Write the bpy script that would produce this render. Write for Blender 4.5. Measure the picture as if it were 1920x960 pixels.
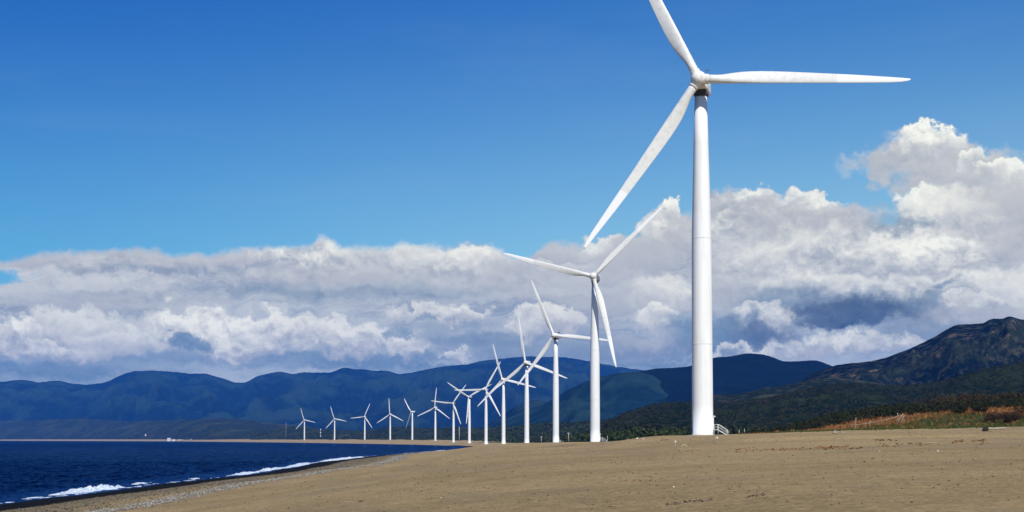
import bpy, bmesh, math, random
import numpy as np
from mathutils import Vector, Matrix, Euler

random.seed(7)
R = math.radians
C = bpy.context.scene.collection
for _o in list(bpy.data.objects):
    bpy.data.objects.remove(_o)

# ------------------------------------------------------------------ camera
FPX = 2729.0                       # focal length in pixels of the 1920 px wide photograph
PITCH = R(2.5)
HORIZON = 824.5
SHIFT = (HORIZON - 480.0) - FPX * math.tan(PITCH)      # px
CAM = Vector((0.0, 0.0, 8.0))
cd = bpy.data.cameras.new('camera')
cd.sensor_width = 36.0
cd.lens = FPX / 1920.0 * 36.0
cd.shift_y = SHIFT / 1920.0
cd.clip_start = 0.5
cd.clip_end = 80000.0
cam = bpy.data.objects.new('camera', cd)
cam.location = CAM
cam.rotation_euler = (R(90) + PITCH, 0, 0)
C.objects.link(cam)
bpy.context.scene.camera = cam

def ray(px, py):
    xc = (px - 960.0) / FPX
    yc = (480.0 + SHIFT - py) / FPX
    cp, sp = math.cos(PITCH), math.sin(PITCH)
    return (xc, cp - sp * yc, sp + cp * yc)

def at(px, py, Y):
    d = ray(px, py)
    k = Y / d[1]
    return Vector((CAM.x + d[0] * k, Y, CAM.z + d[2] * k))

# ------------------------------------------------------------------ view
sc = bpy.context.scene
sc.view_settings.view_transform = 'Standard'
sc.view_settings.look = 'None'
sc.view_settings.exposure = 0.0
sc.view_settings.gamma = 1.0
sc.view_settings.use_curve_mapping = False
sc.render.engine = 'CYCLES'
sc.cycles.use_denoising = True
sc.cycles.volume_bounces = 0
sc.cycles.max_bounces = 6
sc.cycles.transparent_max_bounces = 8

# ------------------------------------------------------------------ sun
SUN_EL, SUN_AZ = R(46.0), R(180.0 - 20.0)      # azimuth clockwise from +Y: behind the camera, a little to the right
sv = Vector((math.sin(SUN_AZ) * math.cos(SUN_EL), math.cos(SUN_AZ) * math.cos(SUN_EL), math.sin(SUN_EL)))
sl = bpy.data.lights.new('sun', 'SUN')
sl.energy = 4.6
sl.angle = R(0.53)
sl.color = (1.0, 0.965, 0.90)
so = bpy.data.objects.new('sun', sl)
so.rotation_euler = sv.to_track_quat('Z', 'Y').to_euler()
so.location = (0, -50, 120)
C.objects.link(so)

# ------------------------------------------------------------------ node helper
class NT:
    def __init__(s, tree):
        s.t = tree
    def n(s, typ, inputs=None, **kw):
        nd = s.t.nodes.new(typ)
        for k, v in kw.items():
            setattr(nd, k, v)
        if inputs:
            for k, v in inputs.items():
                sock = nd.inputs[k]
                if isinstance(v, bpy.types.NodeSocket):
                    s.t.links.new(v, sock)
                else:
                    sock.default_value = v
        return nd
    def math(s, op, a, b=None, c=None, clamp=False):
        d = {0: a}
        if b is not None: d[1] = b
        if c is not None: d[2] = c
        nd = s.n('ShaderNodeMath', d, operation=op)
        nd.use_clamp = clamp
        return nd.outputs[0]
    def vmath(s, op, a, b=None, c=None):
        d = {0: a}
        if b is not None: d[1] = b
        if c is not None: d[2] = c
        nd = s.n('ShaderNodeVectorMath', d, operation=op)
        return nd.outputs['Value'] if op in ('LENGTH', 'DOT_PRODUCT') else nd.outputs[0]
    def mix(s, f, a, b, blend='MIX'):
        nd = s.n('ShaderNodeMix', data_type='RGBA', blend_type=blend)
        for i, v in ((0, f), (6, a), (7, b)):
            if isinstance(v, bpy.types.NodeSocket):
                s.t.links.new(v, nd.inputs[i])
            else:
                nd.inputs[i].default_value = v
        return nd.outputs[2]
    def noise(s, vec, scale, detail=4.0, rough=0.5, out='Fac', lac=2.0, dist=0.0):
        nd = s.n('ShaderNodeTexNoise', {'Vector': vec, 'Scale': scale, 'Detail': detail, 'Roughness': rough, 'Lacunarity': lac, 'Distortion': dist})
        return nd.outputs[out]
    def ramp(s, f, a, b, lo=0.0, hi=1.0, smooth=True):
        nd = s.n('ShaderNodeMapRange', {0: f, 1: a, 2: b, 3: lo, 4: hi})
        nd.interpolation_type = 'SMOOTHSTEP' if smooth else 'LINEAR'
        nd.clamp = True
        return nd.outputs[0]

def c4(r, g, b):
    return (r, g, b, 1.0)

# ------------------------------------------------------------------ world: Nishita sky with clouds
STR = 0.1
w = bpy.data.worlds.new('World')
sc.world = w
w.use_nodes = True
wt = w.node_tree
wt.nodes.clear()
W = NT(wt)
sky = W.n('ShaderNodeTexSky', sky_type='NISHITA')
sky.sun_disc = False
sky.sun_elevation = SUN_EL
sky.sun_rotation = SUN_AZ
sky.altitude = 10.0
sky.air_density = 1.0
sky.dust_density = 0.1
sky.ozone_density = 3.0
SKY_MUL = (0.60, 0.80, 1.02)
skyc = W.vmath('MULTIPLY', sky.outputs[0], SKY_MUL)
dirv = W.n('ShaderNodeTexCoord').outputs['Generated']
sep = W.n('ShaderNodeSeparateXYZ', {0: dirv})
dx, dy, dz = sep.outputs
az = W.math('ARCTAN2', dx, dy)
hl = W.math('SQRT', W.math('ADD', W.math('MULTIPLY', dx, dx), W.math('MULTIPLY', dy, dy)))
te = W.math('DIVIDE', dz, W.math('MAXIMUM', hl, 0.02))
UU = W.math('MULTIPLY', az, 27.29)           # 1 unit = about 2.1 degrees
VV = W.math('MULTIPLY', te, 27.29)
def uv(px, py):
    d = ray(px, py)
    return math.atan2(d[0], d[1]) * 27.29, d[2] / math.hypot(d[0], d[1]) * 27.29
P = W.n('ShaderNodeCombineXYZ', {0: UU, 1: VV, 2: 0.0}).outputs[0]
P3 = W.vmath('MULTIPLY', dirv, (27.29, 27.29, 30.0))
# deepen the blue with height
hgt = W.ramp(VV, 2.5, 9.5)
skyg = W.mix(hgt, c4(1.14, 1.24, 0.93), c4(0.27, 0.67, 0.93))
skyg = W.mix(W.ramp(VV, 8.0, 45.0), skyg, c4(0.13, 0.36, 0.66))  # overhead, out of view: darkened further to cut the blue fill light
skyc = W.vmath('MULTIPLY', skyc, skyg)
side = W.ramp(az, -0.5, 0.5)
sideg = W.mix(side, c4(0.42, 0.73, 0.95), c4(1.55, 1.33, 1.20))
skyc = W.vmath('MULTIPLY', skyc, sideg)
# thin high veil
veil = W.noise(W.vmath('MULTIPLY', P3, (0.22, 0.22, 1.1)), 1.0, 5.0, 0.6)
vf = W.math('MULTIPLY', W.ramp(veil, 0.45, 0.85), 0.035)

big = W.noise(P3, 0.75, 3.0, 0.5, out='Color')
fine = W.noise(P3, 2.3, 9.0, 0.62, out='Color')
warp = W.vmath('ADD', W.vmath('MULTIPLY', W.vmath('SUBTRACT', big, (0.5, 0.5, 0.5)), (1.1, 0.75, 0)),
               W.vmath('MULTIPLY', W.vmath('SUBTRACT', fine, (0.5, 0.5, 0.5)), (0.95, 0.95, 0)))
PW = W.vmath('ADD', P, warp)
PS = W.vmath('ADD', P, W.vmath('MULTIPLY', warp, (1.4, 0.5, 0)))     # streaky warp for layered cloud
det = W.noise(W.vmath('ADD', P3, W.vmath('MULTIPLY', warp, (0.5, 0.5, 0.5))), 1.15, 9.0, 0.64)
det3 = W.noise(W.vmath('MULTIPLY_ADD', warp, (0.5, 0.5, 0.5), P3), 2.8, 7.0, 0.6)
det2 = W.noise(W.vmath('MULTIPLY_ADD', warp, (0.5, 0.5, 0.5), W.vmath('ADD', P3, (0.03, 0.02, 0.11))), 2.8, 7.0, 0.6)
relief = W.math('MULTIPLY', W.math('SUBTRACT', det3, det2), 2.6)        # lit from above
calm = W.ramp(W.noise(W.vmath('MULTIPLY', P3, (0.30, 0.30, 0.55)), 1.0, 3.0, 0.5), 0.40, 0.60, 0.22, 1.0)      # some parts billowy, some smooth
shn = W.math('MULTIPLY_ADD', W.math('ADD', W.math('MULTIPLY', W.math('SUBTRACT', det, 0.5), 1.8), relief), calm, 0.52)
shs = W.math('MULTIPLY_ADD', W.math('SUBTRACT', shn, 0.5), 0.5, 0.5)
streak = W.noise(W.vmath('MULTIPLY', PS, (0.24, 2.3, 1.0)), 1.0, 8.0, 0.66)

# top edge of the cloud deck over azimuth
TOP = [(-60, 484), (0, 482), (120, 474), (200, 470), (300, 468), (430, 468), (470, 462), (520, 460), (575, 462), (610, 446), (650, 458), (700, 466), (760, 455), (840, 458), (880, 452), (930, 462), (975, 484),
       (1000, 480), (1020, 458), (1060, 450), (1100, 462), (1140, 440), (1180, 440), (1210, 432), (1230, 395), (1256, 372), (1275, 392), (1310, 400), (1335, 350), (1365, 360), (1400, 372),
       (1430, 362), (1480, 372), (1520, 360), (1560, 372), (1600, 385), (1640, 405), (1680, 415), (1710, 380), (1760, 350), (1920, 330), (2000, 330)]
fc = W.n('ShaderNodeFloatCurve')
cm = fc.mapping
cur = cm.curves[0]
AZR = 0.42
pts = []
for px, py in TOP:
    u, v = uv(px, py)
    pts.append(((u / 27.29 + AZR) / (2 * AZR), v / 8.0))
pts = [(0.0, pts[0][1])] + [q for q in pts if 0 < q[0] < 1] + [(1.0, pts[-1][1])]
while len(cur.points) < len(pts):
    cur.points.new(0.5, 0.5)
for q, pt in zip(pts, cur.points):
    pt.location = q
    pt.handle_type = 'AUTO'
cm.update()
sepw = W.n('ShaderNodeSeparateXYZ', {0: W.vmath('ADD', P, W.vmath('MULTIPLY', warp, (0.35, 0.42, 0)))})
wt.links.new(W.ramp(W.math('DIVIDE', sepw.outputs[0], 27.29), -AZR, AZR, 0, 1, False), fc.inputs['Value'])
topv = W.math('MULTIPLY', fc.outputs[0], 8.0)
over = W.math('SUBTRACT', topv, sepw.outputs[1])
deck = W.ramp(over, -0.04, 0.13)
# deck colours: lavender grey above, blue grey towards the foot, streaks
low = W.ramp(VV, 0.8, 3.4)
deck_dark = W.mix(low, c4(0.20, 0.32, 0.42), c4(0.38, 0.42, 0.49))
deck_lite = W.mix(low, c4(0.54, 0.62, 0.66), c4(0.70, 0.71, 0.71))
sf = W.math('MULTIPLY_ADD', W.math('SUBTRACT', shn, 0.5), 0.45, W.ramp(streak, 0.36, 0.60, 0.0, 1.0))
sf = W.math('ADD', sf, 0.0, clamp=True)
deckc = W.mix(sf, deck_dark, deck_lite)
# bright rim of the deck top
rim = W.math('MULTIPLY', W.ramp(over, 0.9, 0.0), W.ramp(shn, 0.35, 0.9))
deckc = W.mix(W.math('MULTIPLY', rim, 0.6), deckc, c4(0.86, 0.83, 0.84))
cloudc = deckc
cover = deck

PAL = {'B': (c4(0.56, 0.58, 0.60), c4(1.12, 1.10, 0.99)),
       'b': (c4(0.47, 0.50, 0.54), c4(1.02, 1.00, 0.91)),
       'S': (c4(0.39, 0.42, 0.47), c4(0.74, 0.73, 0.71)),
       'M': (c4(0.18, 0.27, 0.36), c4(0.41, 0.48, 0.53)),
       'D': (c4(0.035, 0.072, 0.115), c4(0.15, 0.20, 0.25)),
       'L': (c4(0.12, 0.23, 0.34), c4(0.30, 0.41, 0.49))}
# (x, y, rx, ry, kind, edge softness, opacity, streaky)
PUFFS = [
 (110, 488, 230, 16, 'S', .5, .7, 1), (330, 482, 190, 14, 'S', .5, .8, 1), (610, 478, 130, 26, 'b', .5, .9, 0), (780, 482, 150, 30, 'b', .5, .9, 0), (900, 486, 90, 30, 'b', .5, .9, 0),
 (640, 520, 260, 22, 'S', .8, .8, 1), (560, 548, 240, 17, 'M', .8, .75, 1), (820, 545, 190, 18, 'M', .9, .6, 1), (300, 505, 200, 10, 'M', .9, .45, 1),
 (170, 560, 240, 30, 'S', .9, .6, 1), (960, 520, 120, 30, 'S', .8, .8, 1), (1010, 560, 90, 26, 'S', .8, .7, 0),
 (110, 690, 260, 26, 'L', .9, .8, 1), (340, 668, 220, 18, 'L', .9, .7, 1), (640, 676, 200, 24, 'L', .9, .8, 1),
 (35, 628, 75, 34, 'b', .45, .95, 0), (150, 606, 85, 34, 'b', .5, .9, 0), (60, 612, 38, 18, 'B', .4, .95, 0), (115, 655, 60, 18, 'b', .45, .9, 0), (225, 640, 80, 28, 'b', .6, .8, 0),
 (335, 606, 80, 32, 'B', .45, .95, 0), (405, 622, 55, 42, 'B', .5, .95, 0), (485, 618, 70, 32, 'B', .45, .95, 0), (455, 650, 60, 24, 'b', .6, .9, 0), (560, 632, 70, 32, 'b', .6, .85, 0),
 (345, 638, 56, 17, 'L', .5, .85, 0), (318, 626, 28, 10, 'L', .6, .7, 0),
 (640, 634, 60, 36, 'b', .45, .95, 0), (700, 622, 48, 26, 'b', .5, .9, 0), (770, 650, 54, 26, 'b', .4, .95, 0), (800, 578, 90, 18, 'b', .6, .8, 0), (870, 588, 50, 14, 'b', .45, .9, 0),
 (740, 615, 40, 16, 'L', .6, .7, 0), (850, 630, 80, 26, 'M', .8, .7, 0), (820, 668, 90, 14, 'L', .8, .8, 1), (876, 662, 26, 11, 'b', .4, .9, 0), (960, 650, 90, 34, 'M', .8, .8, 0),
 (1002, 612, 42, 28, 'b', .4, .97, 0), (1062, 606, 42, 26, 'B', .35, .97, 0), (1040, 632, 60, 20, 'S', .7, .8, 0),
 (1055, 476, 62, 22, 'S', .45, .9, 0), (1135, 462, 52, 24, 'b', .5, .95, 0), (1150, 560, 130, 60, 'S', .9, .8, 0), (1200, 480, 90, 40, 'S', .6, .9, 0), (1130, 660, 170, 36, 'M', .9, .9, 1),
 (1240, 560, 60, 40, 'b', .6, .8, 0), (1240, 425, 34, 42, 'b', .4, .97, 0), (1256, 392, 22, 26, 'B', .35, .97, 0), (1290, 440, 52, 46, 'S', .5, .9, 0), (1232, 604, 46, 22, 'B', .5, .8, 0), (1230, 645, 90, 20, 'S', .8, .8, 0),
 (1352, 395, 50, 40, 'S', .4, .95, 0), (1375, 432, 46, 30, 'b', .5, .9, 0), (1425, 388, 45, 26, 'b', .4, .95, 0), (1470, 420, 110, 42, 'S', .6, .9, 0), (1530, 380, 50, 24, 'b', .4, .95, 0),
 (1590, 412, 90, 34, 'S', .6, .9, 0), (1450, 492, 120, 50, 'b', .8, .85, 0), (1590, 470, 160, 48, 'b', .8, .85, 0), (1360, 540, 70, 60, 'S', .8, .8, 0), (1540, 540, 110, 34, 'b', .7, .9, 0),
 (1668, 300, 78, 26, 'S', .45, .95, 0), (1745, 290, 90, 42, 'S', .35, .97, 0), (1745, 262, 64, 26, 'B', .35, .95, 0), (1830, 330, 90, 44, 'S', .4, .97, 0), (1890, 335, 60, 22, 'B', .35, .95, 0), (1830, 296, 40, 16, 'B', .4, .85, 0), (1915, 400, 110, 60, 'S', .5, .97, 0),
 (1622, 336, 20, 9, 'S', .9, .6, 0), (1765, 345, 85, 34, 'S', .4, .97, 0), (1705, 322, 70, 18, 'S', .6, .9, 0), (1715, 385, 38, 26, 'B', .4, .95, 0), (1770, 400, 90, 46, 'b', .6, .9, 0), (1700, 420, 60, 20, 'M', .7, .8, 0), (1720, 470, 120, 40, 'b', .7, .9, 0), (1830, 470, 110, 60, 'S', .7, .9, 0),
 (1745, 478, 90, 26, 'B', .5, .85, 0), (1850, 545, 120, 44, 'B', .7, .85, 0), (1700, 540, 120, 30, 'b', .7, .9, 0),
 (1640, 572, 215, 44, 'M', .95, .8, 0), (1640, 582, 190, 32, 'D', .85, .92, 0), (1560, 598, 105, 20, 'D', .6, .85, 0), (1470, 568, 90, 26, 'M', .9, .8, 0), (1790, 572, 90, 22, 'M', .7, .8, 0), (1776, 530, 34, 13, 'M', .8, .8, 0), (1860, 592, 110, 24, 'S', .6, .9, 0), (1840, 566, 60, 14, 'b', .5, .85, 0),
 (1400, 622, 120, 48, 'M', .9, .85, 0), (1405, 630, 95, 30, 'D', .9, .7, 0), (1290, 618, 55, 38, 'L', .8, .8, 0), (1330, 640, 80, 30, 'L', .7, .8, 0), (1425, 585, 42, 14, 'b', .6, .85, 0), (1462, 604, 26, 22, 'b', .8, .7, 0), (1610, 648, 170, 20, 'b', .6, .9, 0), (1500, 660, 90, 16, 'S', .7, .9, 0), (1700, 640, 40, 13, 'B', .4, .9, 0), (1400, 656, 80, 10, 'b', .6, .8, 0), (1740, 620, 110, 22, 'M', .8, .9, 0),
]
for _i, (x, y, rx, ry, kind, soft, op, st) in enumerate(PUFFS):
    if _i % 5 == 4:      # keeps the evaluation sequential (the shader stack is small); the offset itself is nil
        PW = W.vmath('MULTIPLY_ADD', cloudc, (1e-7, 1e-7, 1e-7), PW)
        PS = W.vmath('MULTIPLY_ADD', cloudc, (1e-7, 1e-7, 1e-7), PS)
    u0, v0 = uv(x, y)
    ax, ay = 54.5 / rx * 1.6, 54.5 / ry * 1.6
    ax, ay = 100.0 / (rx * 1.25), 100.0 / (ry * 1.25)
    q = W.vmath('MULTIPLY_ADD', PS if st else PW, (ax, ay, 0), (-u0 * ax, -v0 * ay, 0))
    r = W.vmath('LENGTH', q)
    m = W.ramp(r, 1.0, 1.0 - soft * (0.75 if kind in 'Bb' else 1.0), 0.0, op)
    ny = W.n('ShaderNodeSeparateXYZ', {0: q}).outputs[1]
    t = W.math('MULTIPLY_ADD', ny, 0.62 if kind in 'Bb' else 0.34, shn if kind in 'Bb' else shs, clamp=True)
    a, b = PAL[kind]
    cloudc = W.mix(m, cloudc, W.mix(t, a, b))
    if y < 470 and kind in 'SBb':
        cover = W.math('MAXIMUM', cover, m)
# a little blue gap in the deck at the far left
u0, v0 = uv(10, 516)
gq = W.vmath('MULTIPLY_ADD', PS, (2.2, 7.0, 0), (-u0 * 2.2, -v0 * 7.0, 0))
cover = W.math('MULTIPLY', cover, W.ramp(W.vmath('LENGTH', gq), 0.5, 1.2))
CB = 1.0 / STR
cl = W.vmath('MULTIPLY', cloudc, (CB * 1.035, CB * 1.04, CB * 0.975))
skyv = W.mix(vf, skyc, c4(7.0, 7.6, 8.4))
fin = W.mix(cover, skyv, cl)
bg = W.n('ShaderNodeBackground', {'Color': fin, 'Strength': STR})
ow = W.n('ShaderNodeOutputWorld')
wt.links.new(bg.outputs[0], ow.inputs['Surface'])
w.cycles.sampling_method = 'MANUAL'
w.cycles.sample_map_resolution = 1024

# ------------------------------------------------------------------ tags and mesh helpers
def tag(o, label=None, cat=None, group=None, kind=None):
    if label: o['label'] = label
    if cat: o['category'] = cat
    if group: o['group'] = group
    if kind: o['kind'] = kind
    return o

def empty(name, loc=(0, 0, 0), rz=0.0):
    o = bpy.data.objects.new(name, None)
    o.location = loc
    o.rotation_euler = (0, 0, rz)
    o.empty_display_size = 0.5
    C.objects.link(o)
    return o

def link(name, me, parent=None, mat=None):
    o = bpy.data.objects.new(name, me)
    if mat is not None and not me.materials:
        me.materials.append(mat)
    C.objects.link(o)
    if parent: o.parent = parent
    return o

def np_mesh(name, V, F, smooth=True, attrs=None):
    V = np.asarray(V, dtype=np.float32)
    F = np.asarray(F, dtype=np.int32)
    me = bpy.data.meshes.new(name)
    me.vertices.add(len(V))
    me.vertices.foreach_set('co', V.ravel())
    k = F.shape[1]
    me.loops.add(F.size)
    me.loops.foreach_set('vertex_index', F.ravel())
    me.polygons.add(len(F))
    me.polygons.foreach_set('loop_start', np.arange(0, F.size, k, dtype=np.int32))
    me.polygons.foreach_set('loop_total', np.full(len(F), k, dtype=np.int32))
    me.polygons.foreach_set('use_smooth', np.full(len(F), smooth))
    me.update(calc_edges=True)
    if attrs:
        for an, arr in attrs.items():
            a = me.color_attributes.new(an, 'FLOAT_COLOR', 'POINT')
            a.data.foreach_set('color', np.asarray(arr, dtype=np.float32).ravel())
    return me

def grid_faces(nr, nc):
    i = np.arange(nr - 1)[:, None] * nc + np.arange(nc - 1)[None, :]
    i = i.ravel()
    return np.stack([i, i + 1, i + nc + 1, i + nc], 1)

def bm_obj(name, bm, mat, parent=None, smooth=False):
    me = bpy.data.meshes.new(name)
    bm.normal_update()
    bm.to_mesh(me)
    bm.free()
    for p in me.polygons: p.use_smooth = smooth
    me.materials.append(mat)
    return link(name, me, parent)

def add_box(bm, c, s, rot=None, bevel=0.0):
    M = Matrix.Translation(c)
    if rot is not None: M = M @ Euler(rot).to_matrix().to_4x4()
    M = M @ Matrix.Diagonal((s[0], s[1], s[2], 1.0))
    g = bmesh.ops.create_cube(bm, size=1.0, matrix=M)
    if bevel > 0:
        ed = set()
        for v in g['verts']: ed.update(v.link_edges)
        bmesh.ops.bevel(bm, geom=list(ed), offset=bevel, segments=2, affect='EDGES', profile=0.5)

def add_tube(bm, pts, rad, n=8, cap=True):
    pts = [Vector(p) for p in pts]
    rads = rad if isinstance(rad, (list, tuple)) else [rad] * len(pts)
    rings = []
    up = None
    for i, p in enumerate(pts):
        d = (pts[min(i + 1, len(pts) - 1)] - pts[max(i - 1, 0)]).normalized()
        if up is None:
            up = Vector((0, 0, 1)) if abs(d.z) < 0.9 else Vector((1, 0, 0))
        a = d.cross(up).normalized()
        b = a.cross(d).normalized()
        up = b
        rings.append([bm.verts.new(p + rads[i] * (math.cos(2 * math.pi * k / n) * a + math.sin(2 * math.pi * k / n) * b)) for k in range(n)])
    for i in range(len(rings) - 1):
        for k in range(n):
            bm.faces.new((rings[i][k], rings[i][(k + 1) % n], rings[i + 1][(k + 1) % n], rings[i + 1][k]))
    if cap:
        bm.faces.new(rings[0][::-1])
        bm.faces.new(rings[-1])

def add_lathe(bm, prof, n=40, axis='Z', M=None, cap=True):
    rings = []
    for (r, z) in prof:
        ring = []
        for k in range(n):
            a = 2 * math.pi * k / n
            v = Vector((r * math.cos(a), r * math.sin(a), z))
            if M is not None: v = M @ v
            ring.append(bm.verts.new(v))
        rings.append(ring)
    for i in range(len(rings) - 1):
        for k in range(n):
            bm.faces.new((rings[i][k], rings[i][(k + 1) % n], rings[i + 1][(k + 1) % n], rings[i + 1][k]))
    if cap:
        bm.faces.new(rings[0][::-1])
        bm.faces.new(rings[-1])

# ------------------------------------------------------------------ numpy noise
_rng = np.random.RandomState(11)
_perm = np.concatenate([_rng.permutation(512)] * 2)
_ga = _rng.rand(1024) * 2 * np.pi
_gx, _gy = np.cos(_ga), np.sin(_ga)
def perlin(x, y):
    x = np.asarray(x, dtype=np.float64); y = np.asarray(y, dtype=np.float64)
    xi = np.floor(x).astype(np.int64); yi = np.floor(y).astype(np.int64)
    xf, yf = x - xi, y - yi
    u = xf * xf * xf * (xf * (xf * 6 - 15) + 10)
    v = yf * yf * yf * (yf * (yf * 6 - 15) + 10)
    def g(ix, iy, fx, fy):
        h = _perm[(_perm[ix & 511] + (iy & 511)) & 1023]
        return _gx[h] * fx + _gy[h] * fy
    a = g(xi, yi, xf, yf); b = g(xi + 1, yi, xf - 1, yf)
    c = g(xi, yi + 1, xf, yf - 1); d = g(xi + 1, yi + 1, xf - 1, yf - 1)
    return ((a + (b - a) * u) * (1 - v) + (c + (d - c) * u) * v) * 1.5
def fbm(x, y, oct=5, gain=0.5):
    s = 0.0; a = 1.0; t = 0.0
    for i in range(oct):
        s = s + a * perlin(x * 2 ** i + 17.3 * i, y * 2 ** i - 9.1 * i); t += a; a *= gain
    return s / t
def ridged(x, y, oct=5, gain=0.5):
    s = 0.0; a = 1.0; t = 0.0
    for i in range(oct):
        s = s + a * (1 - np.abs(perlin(x * 2 ** i + 31.7 * i, y * 2 ** i + 5.1 * i)) * 1.6); t += a; a *= gain
    return s / t
def sstep(a, b, x):
    t = np.clip((np.asarray(x, dtype=float) - a) / (b - a), 0, 1)
    return t * t * (3 - 2 * t)

# ------------------------------------------------------------------ materials
def new_mat(name):
    m = bpy.data.materials.new(name)
    m.use_nodes = True
    m.node_tree.nodes.clear()
    T = NT(m.node_tree)
    out = T.n('ShaderNodeOutputMaterial')
    bs = T.n('ShaderNodeBsdfPrincipled')
    m.node_tree.links.new(bs.outputs[0], out.inputs[0])
    return m, T, bs
def setp(T, bs, **kw):
    for k, v in kw.items():
        k = k.replace('_', ' ')
        if isinstance(v, bpy.types.NodeSocket): T.t.links.new(v, bs.inputs[k])
        else: bs.inputs[k].default_value = v
def simple(name, col, rough=0.6, var=0.12, scale=2.0, metallic=0.0, bump=0.0):
    m, T, bs = new_mat(name)
    co = T.n('ShaderNodeTexCoord').outputs['Object']
    n = T.noise(co, scale, 6.0, 0.6)
    lo = c4(*[c * (1 - var) for c in col]); hi = c4(*[min(1, c * (1 + var)) for c in col])
    setp(T, bs, Base_Color=T.mix(n, lo, hi), Roughness=rough, Metallic=metallic)
    if bump:
        b = T.n('ShaderNodeBump', {'Strength': bump, 'Distance': 0.05, 'Height': n})
        setp(T, bs, Normal=b.outputs[0])
    return m

# turbine white paint
def paint_mat():
    m, T, bs = new_mat('white_tower_paint')
    co = T.n('ShaderNodeTexCoord').outputs['Object']
    n = T.noise(T.vmath('MULTIPLY', co, (1.0, 1.0, 0.06)), 1.3, 6.0, 0.65)       # faint vertical weathering
    n2 = T.noise(co, 0.35, 5.0, 0.6)
    col = T.mix(T.ramp(n, 0.4, 0.75), c4(0.86, 0.865, 0.835), c4(0.77, 0.77, 0.735))
    col = T.mix(T.math('MULTIPLY', T.ramp(n2, 0.5, 0.8), 0.25), col, c4(0.62, 0.61, 0.56))
    z = T.n('ShaderNodeSeparateXYZ', {0: co}).outputs[2]
    rust = T.math('MULTIPLY', T.ramp(z, 1.1, 0.05), T.ramp(T.noise(co, 1.6, 5.0, 0.7), 0.42, 0.6))
    col = T.mix(T.math('MULTIPLY', rust, 0.55), col, c4(0.42, 0.33, 0.22))
    setp(T, bs, Base_Color=col, Roughness=0.42)
    bs.inputs['Specular IOR Level'].default_value = 0.4
    return m
def blade_mat():
    m, T, bs = new_mat('white_blade_gelcoat')
    co = T.n('ShaderNodeTexCoord').outputs['Object']
    n = T.noise(co, 1.1, 8.0, 0.7)
    x = T.n('ShaderNodeSeparateXYZ', {0: co}).outputs[0]
    inner = T.ramp(x, 26.6, 26.5)
    grime = T.math('MULTIPLY', T.ramp(n, 0.45, 0.72), inner)
    base = T.mix(inner, c4(0.86, 0.86, 0.83), c4(0.76, 0.755, 0.71))
    col = T.mix(T.math('MULTIPLY', grime, 0.55), base, c4(0.52, 0.50, 0.44))
    setp(T, bs, Base_Color=col, Roughness=0.45)
    return m
M_PAINT, M_BLADE = paint_mat(), blade_mat()
M_DARK = simple('dark_grey_metal', (0.05, 0.052, 0.055), 0.5, 0.2, 3.0)
M_SEAM = simple('grey_flange_seam', (0.68, 0.68, 0.66), 0.6, 0.1, 4.0)
M_STEEL = simple('galvanised_white_steel', (0.72, 0.72, 0.70), 0.45, 0.1, 5.0)
M_CONC = simple('pale_concrete', (0.42, 0.38, 0.32), 0.9, 0.2, 2.0, bump=0.4)

# ------------------------------------------------------------------ terrain
SHY = np.array([-400, 60, 178, 200, 224, 255, 293, 333, 427, 526, 740, 824, 1120, 1408, 1700, 1967, 2373, 2911, 3970, 4645, 7800, 12000, 20000], float)
SHX = np.array([-60, -62, -62.6, -63, -62.2, -63, -61, -60, -62.6, -67.7, -68, -60, -47.6, -41, -56, -83, -156, -291, -579, -783, -1850, -4220, -9500], float)
_fy = np.concatenate([np.arange(-400, 2500, 2.0), np.arange(2500, 20001, 20.0)])
_fx = np.interp(_fy, SHY, SHX)
_k = np.exp(-0.5 * (np.arange(-12, 13) / 5.0) ** 2); _k /= _k.sum()
_fxs = np.convolve(np.pad(_fx, 12, 'edge'), _k, 'valid')
def shore(Y):
    Y = np.asarray(Y, float)
    s = np.interp(Y, _fy, _fxs)
    return s + 1.0 * perlin(Y / 34.0, Y * 0 + 3.3) + 0.35 * perlin(Y / 9.0, Y * 0 + 7.7)
# profile inland of the waterline
_pu = np.arange(-400, 400, 1.0)
_pz = np.interp(_pu, [-400, -60, -15, 0, 8, 13, 18, 29, 40, 52, 63, 80, 100, 130, 160, 400], [-8, -4, -1.0, 0, 0.16, 0.85, 1.4, 2.15, 3.2, 4.9, 6.15, 6.75, 7.0, 7.65, 8.3, 9.0])
_k2 = np.exp(-0.5 * (np.arange(-10, 11) / 3.0) ** 2); _k2 /= _k2.sum()
_pz = np.convolve(np.pad(_pz, 10, 'edge'), _k2, 'valid')
_pz -= np.interp(0, _pu, _pz)
AY = np.array([-400, 40, 120, 200, 286, 330, 420, 612, 946, 1232, 1566, 1819, 2146, 3000, 5600, 7800, 20000], float)
AZ = np.array([1.0, 1.0, 1.06, 1.16, 1.27, 1.24, 1.08, 0.97, 0.90, 0.72, 0.66, 0.56, 0.5, 0.5, 0.6, 1.15, 1.4], float)

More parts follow.
